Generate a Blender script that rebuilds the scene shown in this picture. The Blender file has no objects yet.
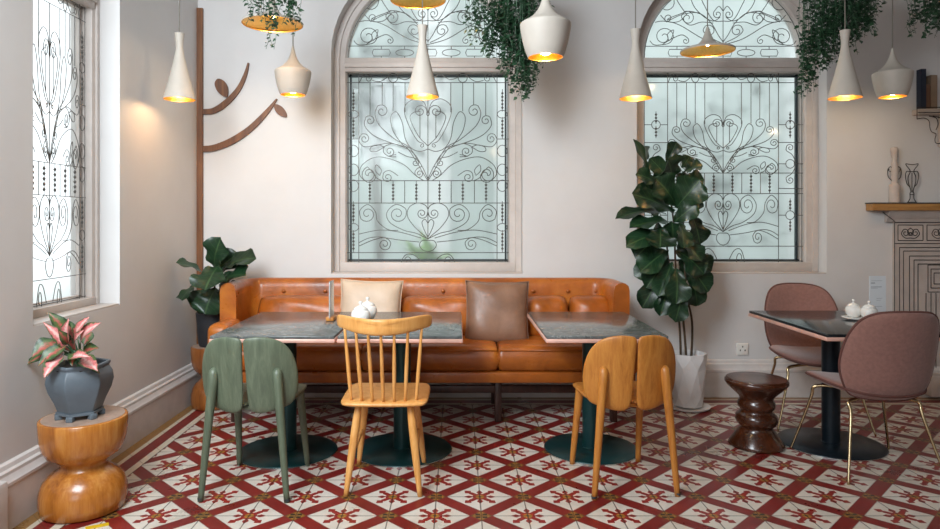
import bpy, bmesh, math, random
from mathutils import Vector, Matrix
PI = math.pi
S = bpy.context.scene
COL = S.collection
random.seed(7)

# ------------------------------------------------------------------ camera, world, lights, exposure
F, VX, VY, H = 671.0, 457.0, 221.0, 1.32          # focal length (px), vanishing point (px), eye height (m)
cam_d = bpy.data.cameras.new('camera')
cam = bpy.data.objects.new('camera', cam_d); COL.objects.link(cam)
cam.location = (0, 0, H); cam.rotation_euler = (PI/2, 0, 0)
cam_d.sensor_width = 36.0; cam_d.lens = F/940*36.0
cam_d.shift_x = (470-VX)/940; cam_d.shift_y = (VY-264.5)/940
cam_d.clip_start = 0.02
S.camera = cam

world = bpy.data.worlds.new('overcast_sky'); S.world = world
world.use_nodes = True
bg = world.node_tree.nodes['Background']
bg.inputs[0].default_value = (0.90, 0.955, 1.0, 1); bg.inputs[1].default_value = 1.3

def area(name, loc, rot, sx, sy, power, color):
    l = bpy.data.lights.new(name, 'AREA'); l.shape = 'RECTANGLE'; l.size = sx; l.size_y = sy
    l.energy = power; l.color = color
    o = bpy.data.objects.new(name, l); o.location = loc; o.rotation_euler = rot; COL.objects.link(o)
    return o
area('shopfront_daylight', (-0.9, -2.95, 2.3), (PI/2, 0, 0), 2.0, 1.8, 20, (0.95, 0.98, 1.0))
area('added_left_fill', (-1.50, 0.9, 2.85), (PI/2-0.48, 0, -0.22), 1.7, 1.5, 80, (0.86, 0.94, 1.0)).data.spread = math.radians(122)  # fill light added inside the room at the left; no window stands here
LAMP_W = 2.8

S.view_settings.view_transform = 'Standard'
S.view_settings.look = 'None'
S.view_settings.gamma = 1.0
S.view_settings.use_curve_mapping = False
S.view_settings.exposure = 0.56
try:
    S.cycles.use_denoising = True
    S.cycles.max_bounces = 10; S.cycles.diffuse_bounces = 5; S.cycles.transparent_max_bounces = 12
    S.cycles.sample_clamp_indirect = 6
except Exception:
    pass

# ------------------------------------------------------------------ helpers
def at(px, py, d):
    return Vector(((px-VX)/F*d, d, H-(py-VY)/F*d))
def hexc(h):
    h = h.lstrip('#'); v = [int(h[i:i+2], 16)/255 for i in (0, 2, 4)]
    return tuple((c/12.92 if c <= 0.04045 else ((c+0.055)/1.055)**2.4) for c in v) + (1,)

class NB:
    """small node-building helper"""
    def __init__(s, name):
        s.mat = bpy.data.materials.new(name); s.mat.use_nodes = True
        s.nt = s.mat.node_tree; s.b = s.nt.nodes['Principled BSDF']; s.out = s.nt.nodes['Material Output']
    def n(s, t, **kw):
        x = s.nt.nodes.new(t)
        for k, v in kw.items(): setattr(x, k, v)
        return x
    def put(s, sock, v):
        if hasattr(v, 'is_output') or isinstance(v, bpy.types.NodeSocket): s.nt.links.new(v, sock)
        else: sock.default_value = v
    def m(s, op, a, b=None, c=None):
        x = s.n('ShaderNodeMath', operation=op)
        s.put(x.inputs[0], a)
        if b is not None: s.put(x.inputs[1], b)
        if c is not None: s.put(x.inputs[2], c)
        return x.outputs[0]
    def mix(s, f, a, b):
        x = s.n('ShaderNodeMix', data_type='RGBA')
        s.put(x.inputs[0], f); s.put(x.inputs[6], a); s.put(x.inputs[7], b)
        return x.outputs[2]
    def coord(s, scale=(1, 1, 1), kind='Object'):
        t = s.n('ShaderNodeTexCoord'); mp = s.n('ShaderNodeMapping')
        mp.inputs['Scale'].default_value = scale
        s.nt.links.new(t.outputs[kind], mp.inputs[0]); return mp.outputs[0]
    def noise(s, vec, scale, detail=4, rough=0.55, dist=0.0):
        x = s.n('ShaderNodeTexNoise'); s.put(x.inputs['Vector'], vec)
        x.inputs['Scale'].default_value = scale; x.inputs['Detail'].default_value = detail
        x.inputs['Roughness'].default_value = rough; x.inputs['Distortion'].default_value = dist
        return x.outputs[0]
    def ramp(s, f, stops):
        x = s.n('ShaderNodeValToRGB'); s.put(x.inputs[0], f)
        e = x.color_ramp.elements
        while len(e) < len(stops): e.new(0.5)
        for el, (p, c) in zip(e, stops): el.position = p; el.color = c
        return x.outputs[0]
    def bump(s, h, strength, dist=0.01):
        x = s.n('ShaderNodeBump'); s.put(x.inputs['Height'], h)
        x.inputs['Strength'].default_value = strength; x.inputs['Distance'].default_value = dist
        s.nt.links.new(x.outputs[0], s.b.inputs['Normal'])
    def set(s, **kw):
        for k, v in kw.items(): s.put(s.b.inputs[k.replace('_', ' ')], v)

def plain(name, c, rough=0.5, metal=0.0, var=0.06, scale=12, bump=0.0, spec=0.5, coat=0.0):
    w = NB(name); c = hexc(c)
    nz = w.noise(w.coord(), scale, 4)
    lo = tuple(x*(1-var*2) for x in c[:3])+(1,); hi = tuple(min(1, x*(1+var*2)) for x in c[:3])+(1,)
    w.set(Base_Color=w.ramp(nz, [(0.3, lo), (0.7, hi)]), Roughness=rough, Metallic=metal)
    w.b.inputs['Specular IOR Level'].default_value = spec
    if coat: w.b.inputs['Coat Weight'].default_value = coat; w.b.inputs['Coat Roughness'].default_value = 0.12
    if bump: w.bump(w.noise(w.coord(), scale*6, 3), bump, 0.004)
    return w.mat

def wood(name, dark, mid, light, stretch=(14, 14, 1.2), scale=2.2, rough=0.38, coat=0.0, rings=0.6):
    w = NB(name)
    v = w.coord(stretch)
    a = w.noise(v, scale, 5, 0.6, rings); b = w.noise(v, scale*7, 3, 0.6)
    f = w.m('ADD', w.m('MULTIPLY', a, 0.78), w.m('MULTIPLY', b, 0.22))
    w.set(Base_Color=w.ramp(f, [(0.32, hexc(dark)), (0.5, hexc(mid)), (0.68, hexc(light))]), Roughness=rough)
    w.bump(b, 0.08, 0.003)
    if coat: w.b.inputs['Coat Weight'].default_value = coat; w.b.inputs['Coat Roughness'].default_value = 0.15
    return w.mat

def link(name, me, parent=None, loc=None):
    o = bpy.data.objects.new(name, me); COL.objects.link(o)
    if parent: o.parent = parent
    if loc: o.location = loc
    return o
def mesh(name, verts, faces, mat, parent=None, smooth=True, loc=None, sharp=None):
    me = bpy.data.meshes.new(name)
    me.from_pydata([tuple(v) for v in verts], [], faces); me.update()
    bm = bmesh.new(); bm.from_mesh(me); bmesh.ops.recalc_face_normals(bm, faces=bm.faces); bm.to_mesh(me); bm.free()
    if smooth:
        me.polygons.foreach_set('use_smooth', [True]*len(me.polygons))
        if sharp: me.set_sharp_from_angle(angle=math.radians(sharp))
    if mat: me.materials.append(mat)
    return link(name, me, parent, loc)
class G:
    """geometry collector: several shapes that make up ONE part"""
    def __init__(s): s.v = []; s.f = []
    def add(s, v, f):
        k = len(s.v); s.v += [Vector(x) for x in v]; s.f += [tuple(i+k for i in q) for q in f]; return s
    def obj(s, name, mat, parent=None, smooth=True, loc=None, sharp=40):
        return mesh(name, s.v, s.f, mat, parent, smooth, loc, sharp)
    def box(s, c, d, bev=0.0, seg=2, rot=None):
        return s.add(*boxg(c, d, bev, seg, rot))
    def tube(s, pts, r, n=8): return s.add(*tubeg(pts, r, n))
    def lathe(s, prof, n=32, c=(0, 0, 0), phase=0): return s.add(*latheg(prof, n, c, phase))
def boxg(c, d, bev=0.0, seg=2, rot=None):
    bm = bmesh.new(); bmesh.ops.create_cube(bm, size=1.0)
    for v in bm.verts: v.co = Vector((v.co.x*d[0], v.co.y*d[1], v.co.z*d[2]))
    if bev > 0: bmesh.ops.bevel(bm, geom=list(bm.edges), offset=min(bev, min(d)*0.49), segments=seg, profile=0.5, affect='EDGES')
    bm.verts.index_update()
    v = [x.co.copy() for x in bm.verts]; f = [tuple(q.index for q in x.verts) for x in bm.faces]; bm.free()
    if rot: v = [rot @ x for x in v]
    return [x+Vector(c) for x in v], f
def tubeg(pts, r, n=8):
    pts = [Vector(p) for p in pts]; N = len(pts)
    rad = r if isinstance(r, (list, tuple)) else [r]*N
    if len(rad) != N: rad = [rad[0]+(rad[-1]-rad[0])*i/(N-1) for i in range(N)]
    V = []; Fc = []
    t0 = (pts[1]-pts[0]).normalized()
    up = Vector((0, 0, 1)) if abs(t0.z) < 0.9 else Vector((1, 0, 0))
    u = t0.cross(up).normalized()
    for i in range(N):
        t = (pts[min(i+1, N-1)]-pts[max(i-1, 0)])
        t = t.normalized() if t.length > 1e-9 else t0
        u = (u-t*u.dot(t)); u = u.normalized() if u.length > 1e-6 else t.orthogonal().normalized()
        w = t.cross(u)
        for k in range(n):
            a = 2*PI*k/n; V.append(pts[i]+(u*math.cos(a)+w*math.sin(a))*rad[i])
    for i in range(N-1):
        for k in range(n):
            Fc.append((i*n+k, i*n+(k+1) % n, (i+1)*n+(k+1) % n, (i+1)*n+k))
    if n >= 3:
        Fc.append(tuple(range(n-1, -1, -1))); Fc.append(tuple((N-1)*n+k for k in range(n)))
    return V, Fc
def latheg(prof, n=32, c=(0, 0, 0), phase=0.0):
    V = []; Fc = []; rings = []
    for r, z in prof:
        if r < 1e-6: rings.append([len(V)]); V.append(Vector((c[0], c[1], c[2]+z)))
        else:
            rings.append(list(range(len(V), len(V)+n)))
            for k in range(n):
                a = 2*PI*k/n+phase; V.append(Vector((c[0]+r*math.cos(a), c[1]+r*math.sin(a), c[2]+z)))
    for A, B in zip(rings, rings[1:]):
        if len(A) == 1 and len(B) == 1: continue
        for k in range(n):
            k2 = (k+1) % n
            if len(A) == 1: Fc.append((A[0], B[k], B[k2]))
            elif len(B) == 1: Fc.append((A[k], A[k2], B[0]))
            else: Fc.append((A[k], A[k2], B[k2], B[k]))
    return V, Fc
def cr(pts, n=8, closed=False):
    """Catmull-Rom through points of any dimension"""
    P = [Vector(p) for p in pts]; out = []; N = len(P)
    for i in range(N if closed else N-1):
        if closed: a, b, c, d = P[i-1], P[i], P[(i+1) % N], P[(i+2) % N]
        else: a, b, c, d = P[max(i-1, 0)], P[i], P[i+1], P[min(i+2, N-1)]
        for k in range(n):
            t = k/n
            out.append(0.5*((2*b)+(c-a)*t+(2*a-5*b+4*c-d)*t*t+(3*b-a-3*c+d)*t**3))
    if not closed: out.append(P[-1])
    return out
def padg(outline, T, deform, p=5.0, center=None):
    """a rounded slab: closed 2-D outline (star shaped round its centre), thickness T, mapped to 3-D by deform(a, b, t)"""
    n = len(outline)
    cx = center or (sum(q[0] for q in outline)/n, sum(q[1] for q in outline)/n)
    R = [0.25, 0.5, 0.7, 0.83, 0.91, 0.96, 0.985, 1.0]
    V = []; Fc = []; lay = {}
    for sgn in (1, -1):
        lay[sgn] = []
        lay[sgn].append([len(V)]); V.append(Vector(deform(cx[0], cx[1], sgn*T/2)))
        for r in R[:-1]:
            h = T/2*(1-r**(p*2))**(1/2.2)
            row = []
            for q in outline:
                row.append(len(V)); V.append(Vector(deform(cx[0]+(q[0]-cx[0])*r, cx[1]+(q[1]-cx[1])*r, sgn*h)))
            lay[sgn].append(row)
    rim = []
    for q in outline: rim.append(len(V)); V.append(Vector(deform(q[0], q[1], 0)))
    for sgn in (1, -1):
        L = lay[sgn]+[rim]
        for k in range(n):
            k2 = (k+1) % n
            t = (L[0][0], L[1][k], L[1][k2]); Fc.append(t if sgn > 0 else t[::-1])
            for A, B in zip(L[1:], L[2:]):
                t = (A[k], B[k], B[k2], A[k2]); Fc.append(t if sgn > 0 else t[::-1])
    return V, Fc
def cushiong(w, h, t, n=18, pinch=0.05, wr=0.0, seed=0, rnd_c=0.0):
    """a stuffed pillow in the xz plane, thickness along y"""
    rnd = random.Random(seed); V = []; Fc = []; idx = {}
    ph = [rnd.uniform(0, 6) for _ in range(4)]
    for sgn in (1, -1):
        for i in range(n+1):
            for j in range(n+1):
                a, b = i/n*2-1, j/n*2-1
                edge = (i in (0, n)) or (j in (0, n))
                if edge and sgn < 0: idx[(sgn, i, j)] = idx[(1, i, j)]; continue
                x = a*w/2*(1-pinch*(1-b*b)**1.0*abs(a)**3); z = b*h/2*(1-pinch*(1-a*a)*abs(b)**3)
                x *= math.sqrt(1-b*b*rnd_c*(h/w if h < w else 1)); z *= math.sqrt(1-a**6*rnd_c)
                y = 0 if edge else sgn*t/2*((1-a**4)*(1-b**4))**0.55
                y += wr*math.sin(5*a+ph[0]+2*b)*math.sin(4*b+ph[1])*(0 if edge else 1)
                idx[(sgn, i, j)] = len(V); V.append(Vector((x, y, z)))
    for sgn in (1, -1):
        for i in range(n):
            for j in range(n):
                q = (idx[(sgn, i, j)], idx[(sgn, i+1, j)], idx[(sgn, i+1, j+1)], idx[(sgn, i, j+1)])
                Fc.append(q if sgn < 0 else q[::-1])
    return V, Fc
def sweepg(path, prof, closed_prof=True, scale=None):
    """sweep a profile of (offset, z) along an xy path; offset is to the left of travel"""
    P = [Vector((p[0], p[1])) for p in path]; N = len(P); V = []; Fc = []; m = len(prof)
    for i in range(N):
        a = P[max(i-1, 0)]; b = P[min(i+1, N-1)]
        t = (b-a).normalized(); nrm = Vector((-t.y, t.x))
        k = 1.0
        if 0 < i < N-1:
            t1 = (P[i]-a).normalized(); k = 1/max(0.5, t1.dot(t)) if t1.length else 1.0
        for (o, z) in prof:
            zz = z if scale is None else scale(i, z)
            q = P[i]+nrm*o*k; V.append(Vector((q.x, q.y, zz)))
    for i in range(N-1):
        for j in range(m if closed_prof else m-1):
            j2 = (j+1) % m
            Fc.append((i*m+j, i*m+j2, (i+1)*m+j2, (i+1)*m+j))
    if closed_prof: Fc.append(tuple(range(m))); Fc.append(tuple((N-1)*m+j for j in range(m-1, -1, -1)))
    return V, Fc

def tag(o, label=None, cat=None, group=None, kind=None):
    if label: o['label'] = label
    if cat: o['category'] = cat
    if group: o['group'] = group
    if kind: o['kind'] = kind
    return o
def thing(name, label, cat, loc=(0, 0, 0), rz=0.0, group=None):
    o = bpy.data.objects.new(name, None); COL.objects.link(o)
    o.empty_display_size = 0.1; o.location = loc; o.rotation_euler = (0, 0, rz)
    return tag(o, label, cat, group)
def structure(o): o['kind'] = 'structure'; return o
def copy_tree(o, parent=None):
    c = o.copy(); COL.objects.link(c)
    if parent: c.parent = parent
    for ch in list(o.children): copy_tree(ch, c)
    return c

# ------------------------------------------------------------------ materials
M = {}
w = NB('wall_paint')
v = w.coord()
a = w.noise(v, 1.3, 5, 0.6); b = w.noise(v, 40, 3)
w.set(Base_Color=w.ramp(a, [(0.3, hexc('#cdcac8')), (0.7, hexc('#d6d4d2'))]), Roughness=0.62)
w.bump(w.m('ADD', b, w.m('MULTIPLY', a, 2.0)), 0.06, 0.004)
M['wall'] = w.mat
M['ceiling'] = plain('ceiling_paint', '#d8d4d0', 0.8)
M['trim'] = plain('trim_paint', '#d2ccc8', 0.42, var=0.03)
M['frame'] = plain('window_frame_paint', '#c2b8b1', 0.45, var=0.03)
M['sash'] = plain('dark_sash', '#1f2a30', 0.4)
M['iron'] = plain('wrought_iron', '#5c5955', 0.45, 0.3)

def make_floor():
    w = NB('encaustic_floor_tiles')
    t = w.n('ShaderNodeTexCoord'); sx = w.n('ShaderNodeSeparateXYZ'); w.nt.links.new(t.outputs['Object'], sx.inputs[0])
    X, Y = sx.outputs[0], sx.outputs[1]; s = 0.2080
    u = w.m('DIVIDE', w.m('SUBTRACT', X, 0.109), s); vv = w.m('DIVIDE', w.m('SUBTRACT', Y, 3.004), s)
    p = w.m('MULTIPLY', w.m('ADD', u, vv), 0.5); q = w.m('MULTIPLY', w.m('SUBTRACT', u, vv), 0.5)
    dp = w.m('ABSOLUTE', w.m('SUBTRACT', p, w.m('ROUND', p))); dq = w.m('ABSOLUTE', w.m('SUBTRACT', q, w.m('ROUND', q)))
    bw = 0.118
    bp = w.m('LESS_THAN', dp, bw); bq = w.m('LESS_THAN', dq, bw)
    band = w.m('MAXIMUM', bp, bq); node = w.m('MULTIPLY', bp, bq)
    # motif round each diamond centre
    cp = w.m('SUBTRACT', w.m('SUBTRACT', p, w.m('FLOOR', p)), 0.5); cq = w.m('SUBTRACT', w.m('SUBTRACT', q, w.m('FLOOR', q)), 0.5)
    mm = w.m('ABSOLUTE', w.m('ADD', cp, cq)); nn = w.m('ABSOLUTE', w.m('SUBTRACT', cp, cq))
    r2 = w.m('SQRT', w.m('ADD', w.m('MULTIPLY', mm, mm), w.m('MULTIPLY', nn, nn)))
    diag = w.m('ABSOLUTE', w.m('SUBTRACT', mm, nn))
    mx = w.m('MAXIMUM', mm, nn); mn = w.m('MINIMUM', mm, nn)
    arms = w.m('MULTIPLY', w.m('LESS_THAN', diag, 0.085), w.m('LESS_THAN', mx, 0.25))
    bx = w.m('MULTIPLY', w.m('LESS_THAN', w.m('ABSOLUTE', w.m('SUBTRACT', mm, 0.275)), 0.078), w.m('LESS_THAN', w.m('ABSOLUTE', w.m('SUBTRACT', nn, 0.275)), 0.078))
    notch = w.m('GREATER_THAN', w.m('SUBTRACT', w.m('ADD', mm, nn), w.m('MULTIPLY', diag, -1.2)), 0.70)
    bx = w.m('MULTIPLY', bx, w.m('SUBTRACT', 1.0, notch))
    tip = w.m('MULTIPLY', w.m('LESS_THAN', mn, w.m('SUBTRACT', 0.075, w.m('MULTIPLY', w.m('ABSOLUTE', w.m('SUBTRACT', mx, 0.25)), 0.6))), w.m('LESS_THAN', mx, 0.36))
    core = w.m('LESS_THAN', r2, 0.165)
    motif = w.m('MAXIMUM', w.m('MAXIMUM', arms, bx), w.m('MAXIMUM', tip, core))
    gold = w.m('LESS_THAN', r2, 0.10); dot = w.m('LESS_THAN', r2, 0.035)
    # node ornament: small dark petals on ochre
    pn = w.m('ADD', dp, dq); pm = w.m('ABSOLUTE', w.m('SUBTRACT', dp, dq))
    nu = w.m('ABSOLUTE', w.m('SUBTRACT', u, w.m('ROUND', u))); nv = w.m('ABSOLUTE', w.m('SUBTRACT', vv, w.m('ROUND', vv)))
    petal = w.m('MULTIPLY', w.m('LESS_THAN', w.m('ABSOLUTE', w.m('SUBTRACT', nu, 0.075)), 0.052), w.m('LESS_THAN', w.m('ABSOLUTE', w.m('SUBTRACT', nv, 0.07)), 0.042))
    edge = w.m('GREATER_THAN', w.m('MAXIMUM', dp, dq), bw-0.018)
    ndark = w.m('MAXIMUM', petal, w.m('MULTIPLY', edge, 0.55))
    grout = w.m('MAXIMUM', w.m('LESS_THAN', nu, 0.014), w.m('LESS_THAN', nv, 0.014))
    bandedge = w.m('LESS_THAN', w.m('ABSOLUTE', w.m('SUBTRACT', w.m('MINIMUM', dp, dq), bw)), 0.010)
    crd = w.coord()
    wear = w.noise(crd, 3.0, 5, 0.65); fine = w.noise(crd, 60, 3, 0.6); big = w.noise(crd, 0.8, 3)
    cream = w.ramp(wear, [(0.3, hexc('#c8bfb0')), (0.55, hexc('#d8d1c5')), (0.75, hexc('#e2dcd2'))])
    red = w.ramp(wear, [(0.3, hexc('#651414')), (0.55, hexc('#7e1d1b')), (0.75, hexc('#8d2824'))])
    mred = hexc('#8f201d')
    ochre = hexc('#a8752c'); dark = hexc('#2b2522')
    c = w.mix(motif, cream, mred)
    c = w.mix(gold, c, ochre); c = w.mix(dot, c, dark)
    c = w.mix(w.m('MULTIPLY', bandedge, 0.35), c, dark)
    c = w.mix(band, c, red)
    c = w.mix(node, c, ochre)
    c = w.mix(w.m('MULTIPLY', node, ndark), c, dark)
    c = w.mix(w.m('MULTIPLY', grout, 0.78), c, hexc('#3a302b'))
    # border strips along left and back walls
    d1 = w.m('ADD', X, 1.90); d2 = w.m('SUBTRACT', 5.02, Y)
    d = w.m('MINIMUM', d1, d2)
    bc = w.ramp(w.m('DIVIDE', d, 0.2), [(0.0, hexc('#8a6434')), (0.24, hexc('#8a6434')), (0.25, hexc('#c9bda8')), (0.38, hexc('#cfc4b2')), (0.39, hexc('#7a2422')), (0.75, hexc('#7a2422')), (0.76, hexc('#d2c8b6')), (0.96, hexc('#d2c8b6')), (0.97, hexc('#2b2522'))])
    bc_node = bc.node; bc_node.color_ramp.interpolation = 'CONSTANT'
    seam = w.m('MULTIPLY', w.m('LESS_THAN', w.m('ABSOLUTE', w.m('SUBTRACT', w.m('MODULO', w.m('ADD', w.m('ADD', X, Y), 20.0), s), s/2)), 0.002), 0.6)
    bc = w.mix(seam, bc, dark)
    c = w.mix(w.m('LESS_THAN', d, 0.2), c, bc)
    c = w.mix(w.m('MULTIPLY', fine, 0.08), c, hexc('#6d5a4c'))
    w.set(Base_Color=c, Roughness=w.ramp(wear, [(0.3, (0.24, 0.24, 0.24, 1)), (0.7, (0.40, 0.40, 0.40, 1))]))
    w.bump(w.m('SUBTRACT', w.m('MULTIPLY', big, 0.5), grout), 0.10, 0.002)
    return w.mat
M['floor'] = make_floor()

def make_glass():
    w = NB('obscured_window_glass'); nt = w.nt
    vec = w.coord((70, 1, 16))
    rip = w.noise(vec, 1.0, 2, 0.5)
    bp = w.n('ShaderNodeBump'); bp.inputs['Strength'].default_value = 0.4; bp.inputs['Distance'].default_value = 0.003
    nt.links.new(rip, bp.inputs['Height'])
    rf = w.n('ShaderNodeBsdfRefraction'); rf.inputs['Roughness'].default_value = 0.30; rf.inputs['IOR'].default_value = 1.18
    rf.inputs['Color'].default_value = (0.95, 0.975, 0.97, 1); nt.links.new(bp.outputs[0], rf.inputs['Normal'])
    tl = w.n('ShaderNodeBsdfTranslucent'); tl.inputs['Color'].default_value = (0.86, 0.89, 0.885, 1)
    tp = w.n('ShaderNodeBsdfTransparent'); tp.inputs['Color'].default_value = (0.94, 0.99, 0.98, 1)
    gl = w.n('ShaderNodeBsdfGlossy'); gl.inputs['Roughness'].default_value = 0.12
    m1 = w.n('ShaderNodeMixShader'); m1.inputs[0].default_value = 0.28
    m2 = w.n('ShaderNodeMixShader'); m2.inputs[0].default_value = 0.12
    m3 = w.n('ShaderNodeMixShader'); m3.inputs[0].default_value = 0.02
    nt.links.new(rf.outputs[0], m1.inputs[1]); nt.links.new(tl.outputs[0], m1.inputs[2])
    nt.links.new(m1.outputs[0], m2.inputs[1]); nt.links.new(tp.outputs[0], m2.inputs[2])
    nt.links.new(m2.outputs[0], m3.inputs[1]); nt.links.new(gl.outputs[0], m3.inputs[2])
    nt.links.new(m3.outputs[0], w.out.inputs[0]); nt.nodes.remove(w.b)
    return w.mat
M['glass'] = make_glass()

def leather(name, dark, mid, light, rough=0.32):
    w = NB(name); c = w.coord()
    a = w.noise(c, 3.5, 5, 0.6, 0.4); b = w.noise(c, 170, 2); cz = w.noise(c, 14, 4, 0.6, 1.2)
    w.set(Base_Color=w.ramp(a, [(0.3, hexc(dark)), (0.52, hexc(mid)), (0.72, hexc(light))]), Roughness=w.ramp(cz, [(0.3, (rough-.06,)*3+(1,)), (0.7, (rough+.1,)*3+(1,))]))
    w.bump(w.m('ADD', w.m('MULTIPLY', b, 0.25), cz), 0.28, 0.006)
    return w.mat
M['leather'] = leather('tan_leather', '#7d4014', '#a4581c', '#be7026')
M['brown_leather'] = leather('brown_leather', '#6a4b39', '#82604b', '#946f58', 0.40)
M['cream_leather'] = leather('beige_leather', '#bda68e', '#cdb69e', '#d8c4ae', 0.5)
M['darkwood'] = wood('dark_stained_wood', '#2a1610', '#3b2018', '#4c2a1e', rough=0.4)
M['walnut'] = wood('turned_walnut', '#2a1109', '#41200f', '#5a2c17', (5, 5, 9), 1.6, 0.25, 0.4)
M['oak'] = wood('honey_oak', '#9c5c22', '#b87631', '#c8893e', (16, 16, 1.4), 2.0, 0.4)
M['beech'] = wood('pale_beech', '#c58542', '#d89b55', '#e2ac6a', (14, 14, 1.5), 2.4, 0.34)
M['greenwood'] = wood('sage_stained_wood', '#4c5646', '#5b6552', '#6c7661', (16, 16, 1.4), 2.0, 0.42)
M['stump'] = wood('laminated_hardwood', '#7d4418', '#ad6a28', '#c68a44', (9, 9, 0.8), 1.5, 0.26, 0.3, 0.3)
M['stump_dark'] = wood('amber_hardwood', '#6e3a16', '#8f5424', '#a56a34', (9, 9, 0.8), 1.5, 0.3, 0.3, 0.3)
M['paletop'] = wood('pale_taupe_wood', '#8d7464', '#a58c7c', '#b39c8c', (6, 6, 6), 2.0, 0.3)  # stump tops, paler and greyer than the sides
M['decalwood'] = wood('brown_wall_wood', '#4f2d16', '#6e4221', '#85552d', (14, 14, 1.0), 2.0, 0.5)
M['mantelwood'] = wood('mantel_wood', '#8a6030', '#a87a44', '#b88a52', (1.4, 14, 14), 2.0, 0.5)
M['teal'] = plain('dark_teal_metal', '#123a3c', 0.34, 0.35, 0.05, 8)
M['black_metal'] = plain('blue_black_metal', '#17222a', 0.34, 0.4, 0.05, 8)
M['brass'] = plain('pale_brass', '#c4b08a', 0.24, 1.0, 0.03)
M['steel'] = plain('edge_steel', '#c9ccca', 0.25, 1.0, 0.03)
M['pinkedge'] = plain('pink_copper_edge', '#dcae9e', 0.34, 0.2, 0.05)
M['velvet'] = plain('dusty_rose_fabric', '#8b655c', 0.85, 0.0, 0.06, 60, 0.15, 0.2)
M['velvet'].node_tree.nodes['Principled BSDF'].inputs['Sheen Weight'].default_value = 0.35
M['velvet_seam'] = plain('rose_fabric_piping', '#5f3a33', 0.8)
M['ceramic'] = plain('white_ceramic', '#e9e7e2', 0.14, var=0.01, coat=0.5)
M['greypot'] = plain('slate_grey_glaze', '#5a646c', 0.45, var=0.06, scale=9)
M['darkpot'] = plain('charcoal_pot', '#3a3d42', 0.55)
M['inkpot'] = plain('ink_black_pot', '#26282c', 0.5)
M['whitepot'] = plain('matt_white_pot', '#dedbd9', 0.6, var=0.03)
M['soil'] = plain('potting_soil', '#2a201a', 0.95, var=0.2, scale=50, bump=0.4)
M['shade'] = plain('matt_white_shade', '#bdb5aa', 0.55, var=0.02)
M['goldin'] = plain('beaten_brass_lining', '#e8b65c', 0.30, 1.0, 0.05, 60, 0.12)
M['cord'] = plain('lamp_cord', '#8f8a80', 0.7)
M['outlet'] = plain('socket_plastic', '#e4e1da', 0.3)
M['dark'] = plain('black_ink', '#2c2826', 0.7)
M['card'] = plain('white_card', '#dfe3e6', 0.5, var=0.01)
M['navy'] = plain('navy_cloth_cover', '#1c2638', 0.7)
M['brownbook'] = plain('brown_cloth_cover', '#6a4c38', 0.7)
M['tanbook'] = plain('tan_cloth_cover', '#8a7460', 0.7)
M['paper'] = plain('book_paper', '#d8cfbc', 0.8)
M['yellow'] = plain('yellow_tape', '#d8b21c', 0.5)
M['plaster'] = plain('painted_plaster', '#b8aca4', 0.7, var=0.04)
M['outside_wall'] = plain('outdoor_render', '#ccd6d2', 0.85, var=0.14, scale=1.2)
M['outside_white'] = plain('outdoor_white_render', '#eef0ee', 0.8, var=0.03)
M['outside_ground'] = plain('outdoor_paving', '#b9bcb6', 0.9, var=0.12, scale=2)
M['stem'] = plain('woody_stem', '#4a3a2a', 0.8, var=0.15)
w = NB('bulb_glow'); w.set(Base_Color=(1, 0.8, 0.5, 1)); w.b.inputs['Emission Color'].default_value = (1.0, 0.72, 0.38, 1); w.b.inputs['Emission Strength'].default_value = 9.0
M['bulb'] = w.mat
w = NB('clear_acrylic'); w.set(Base_Color=(0.93, 0.96, 0.97, 1), Roughness=0.08, IOR=1.3); w.b.inputs['Transmission Weight'].default_value = 0.75
M['acrylic'] = w.mat

def marble(name, base, vein, light):
    w = NB(name); c = w.coord()
    a = w.noise(c, 4.0, 8, 0.62, 1.4); b = w.noise(c, 9.0, 5, 0.6, 2.0)
    ve = w.m('LESS_THAN', w.m('ABSOLUTE', w.m('SUBTRACT', a, 0.5)), 0.012)
    col = w.ramp(b, [(0.3, hexc(base)), (0.62, hexc(vein)), (0.8, hexc(light))])
    w.set(Base_Color=w.mix(w.m('MULTIPLY', ve, 0.5), col, hexc(light)), Roughness=0.16)
    return w.mat
M['marble'] = marble('dark_veined_marble', '#4a4e4e', '#646867', '#8c908d')
M['slate'] = marble('black_stone_top', '#14181b', '#1d2428', '#2e383c')

def leafmat(name, dark, mid, vein, rough=0.32):
    w = NB(name)
    at_ = w.n('ShaderNodeAttribute'); at_.attribute_name = 'lc'
    sp = w.n('ShaderNodeSeparateColor'); w.nt.links.new(at_.outputs['Color'], sp.inputs[0])
    nz = w.noise(w.coord(), 18, 3)
    col = w.ramp(w.m('ADD', w.m('MULTIPLY', nz, 0.7), w.m('MULTIPLY', sp.outputs[2], 0.3)), [(0.3, hexc(dark)), (0.7, hexc(mid))])
    mid_ = w.m('LESS_THAN', sp.outputs[1], 0.05)
    rib = w.m('LESS_THAN', w.m('ABSOLUTE', w.m('SUBTRACT', w.m('FRACT', w.m('SUBTRACT', w.m('MULTIPLY', sp.outputs[0], 7.0), w.m('MULTIPLY', sp.outputs[1], 1.8))), 0.5)), 0.05)
    col = w.mix(w.m('MULTIPLY', w.m('MAXIMUM', mid_, w.m('MULTIPLY', rib, 0.5)), 0.55), col, hexc(vein))
    w.set(Base_Color=col, Roughness=rough)
    return w.mat
M['fig'] = leafmat('fiddle_leaf', '#0f2616', '#1d3c24', '#4c6a40', 0.36)
M['ivy'] = leafmat('trailing_leaf', '#16301f', '#2c5034', '#4f7a55', 0.5)
M['shrub'] = leafmat('garden_leaf', '#5f8a3a', '#8fb855', '#b5d080', 0.6)
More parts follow.
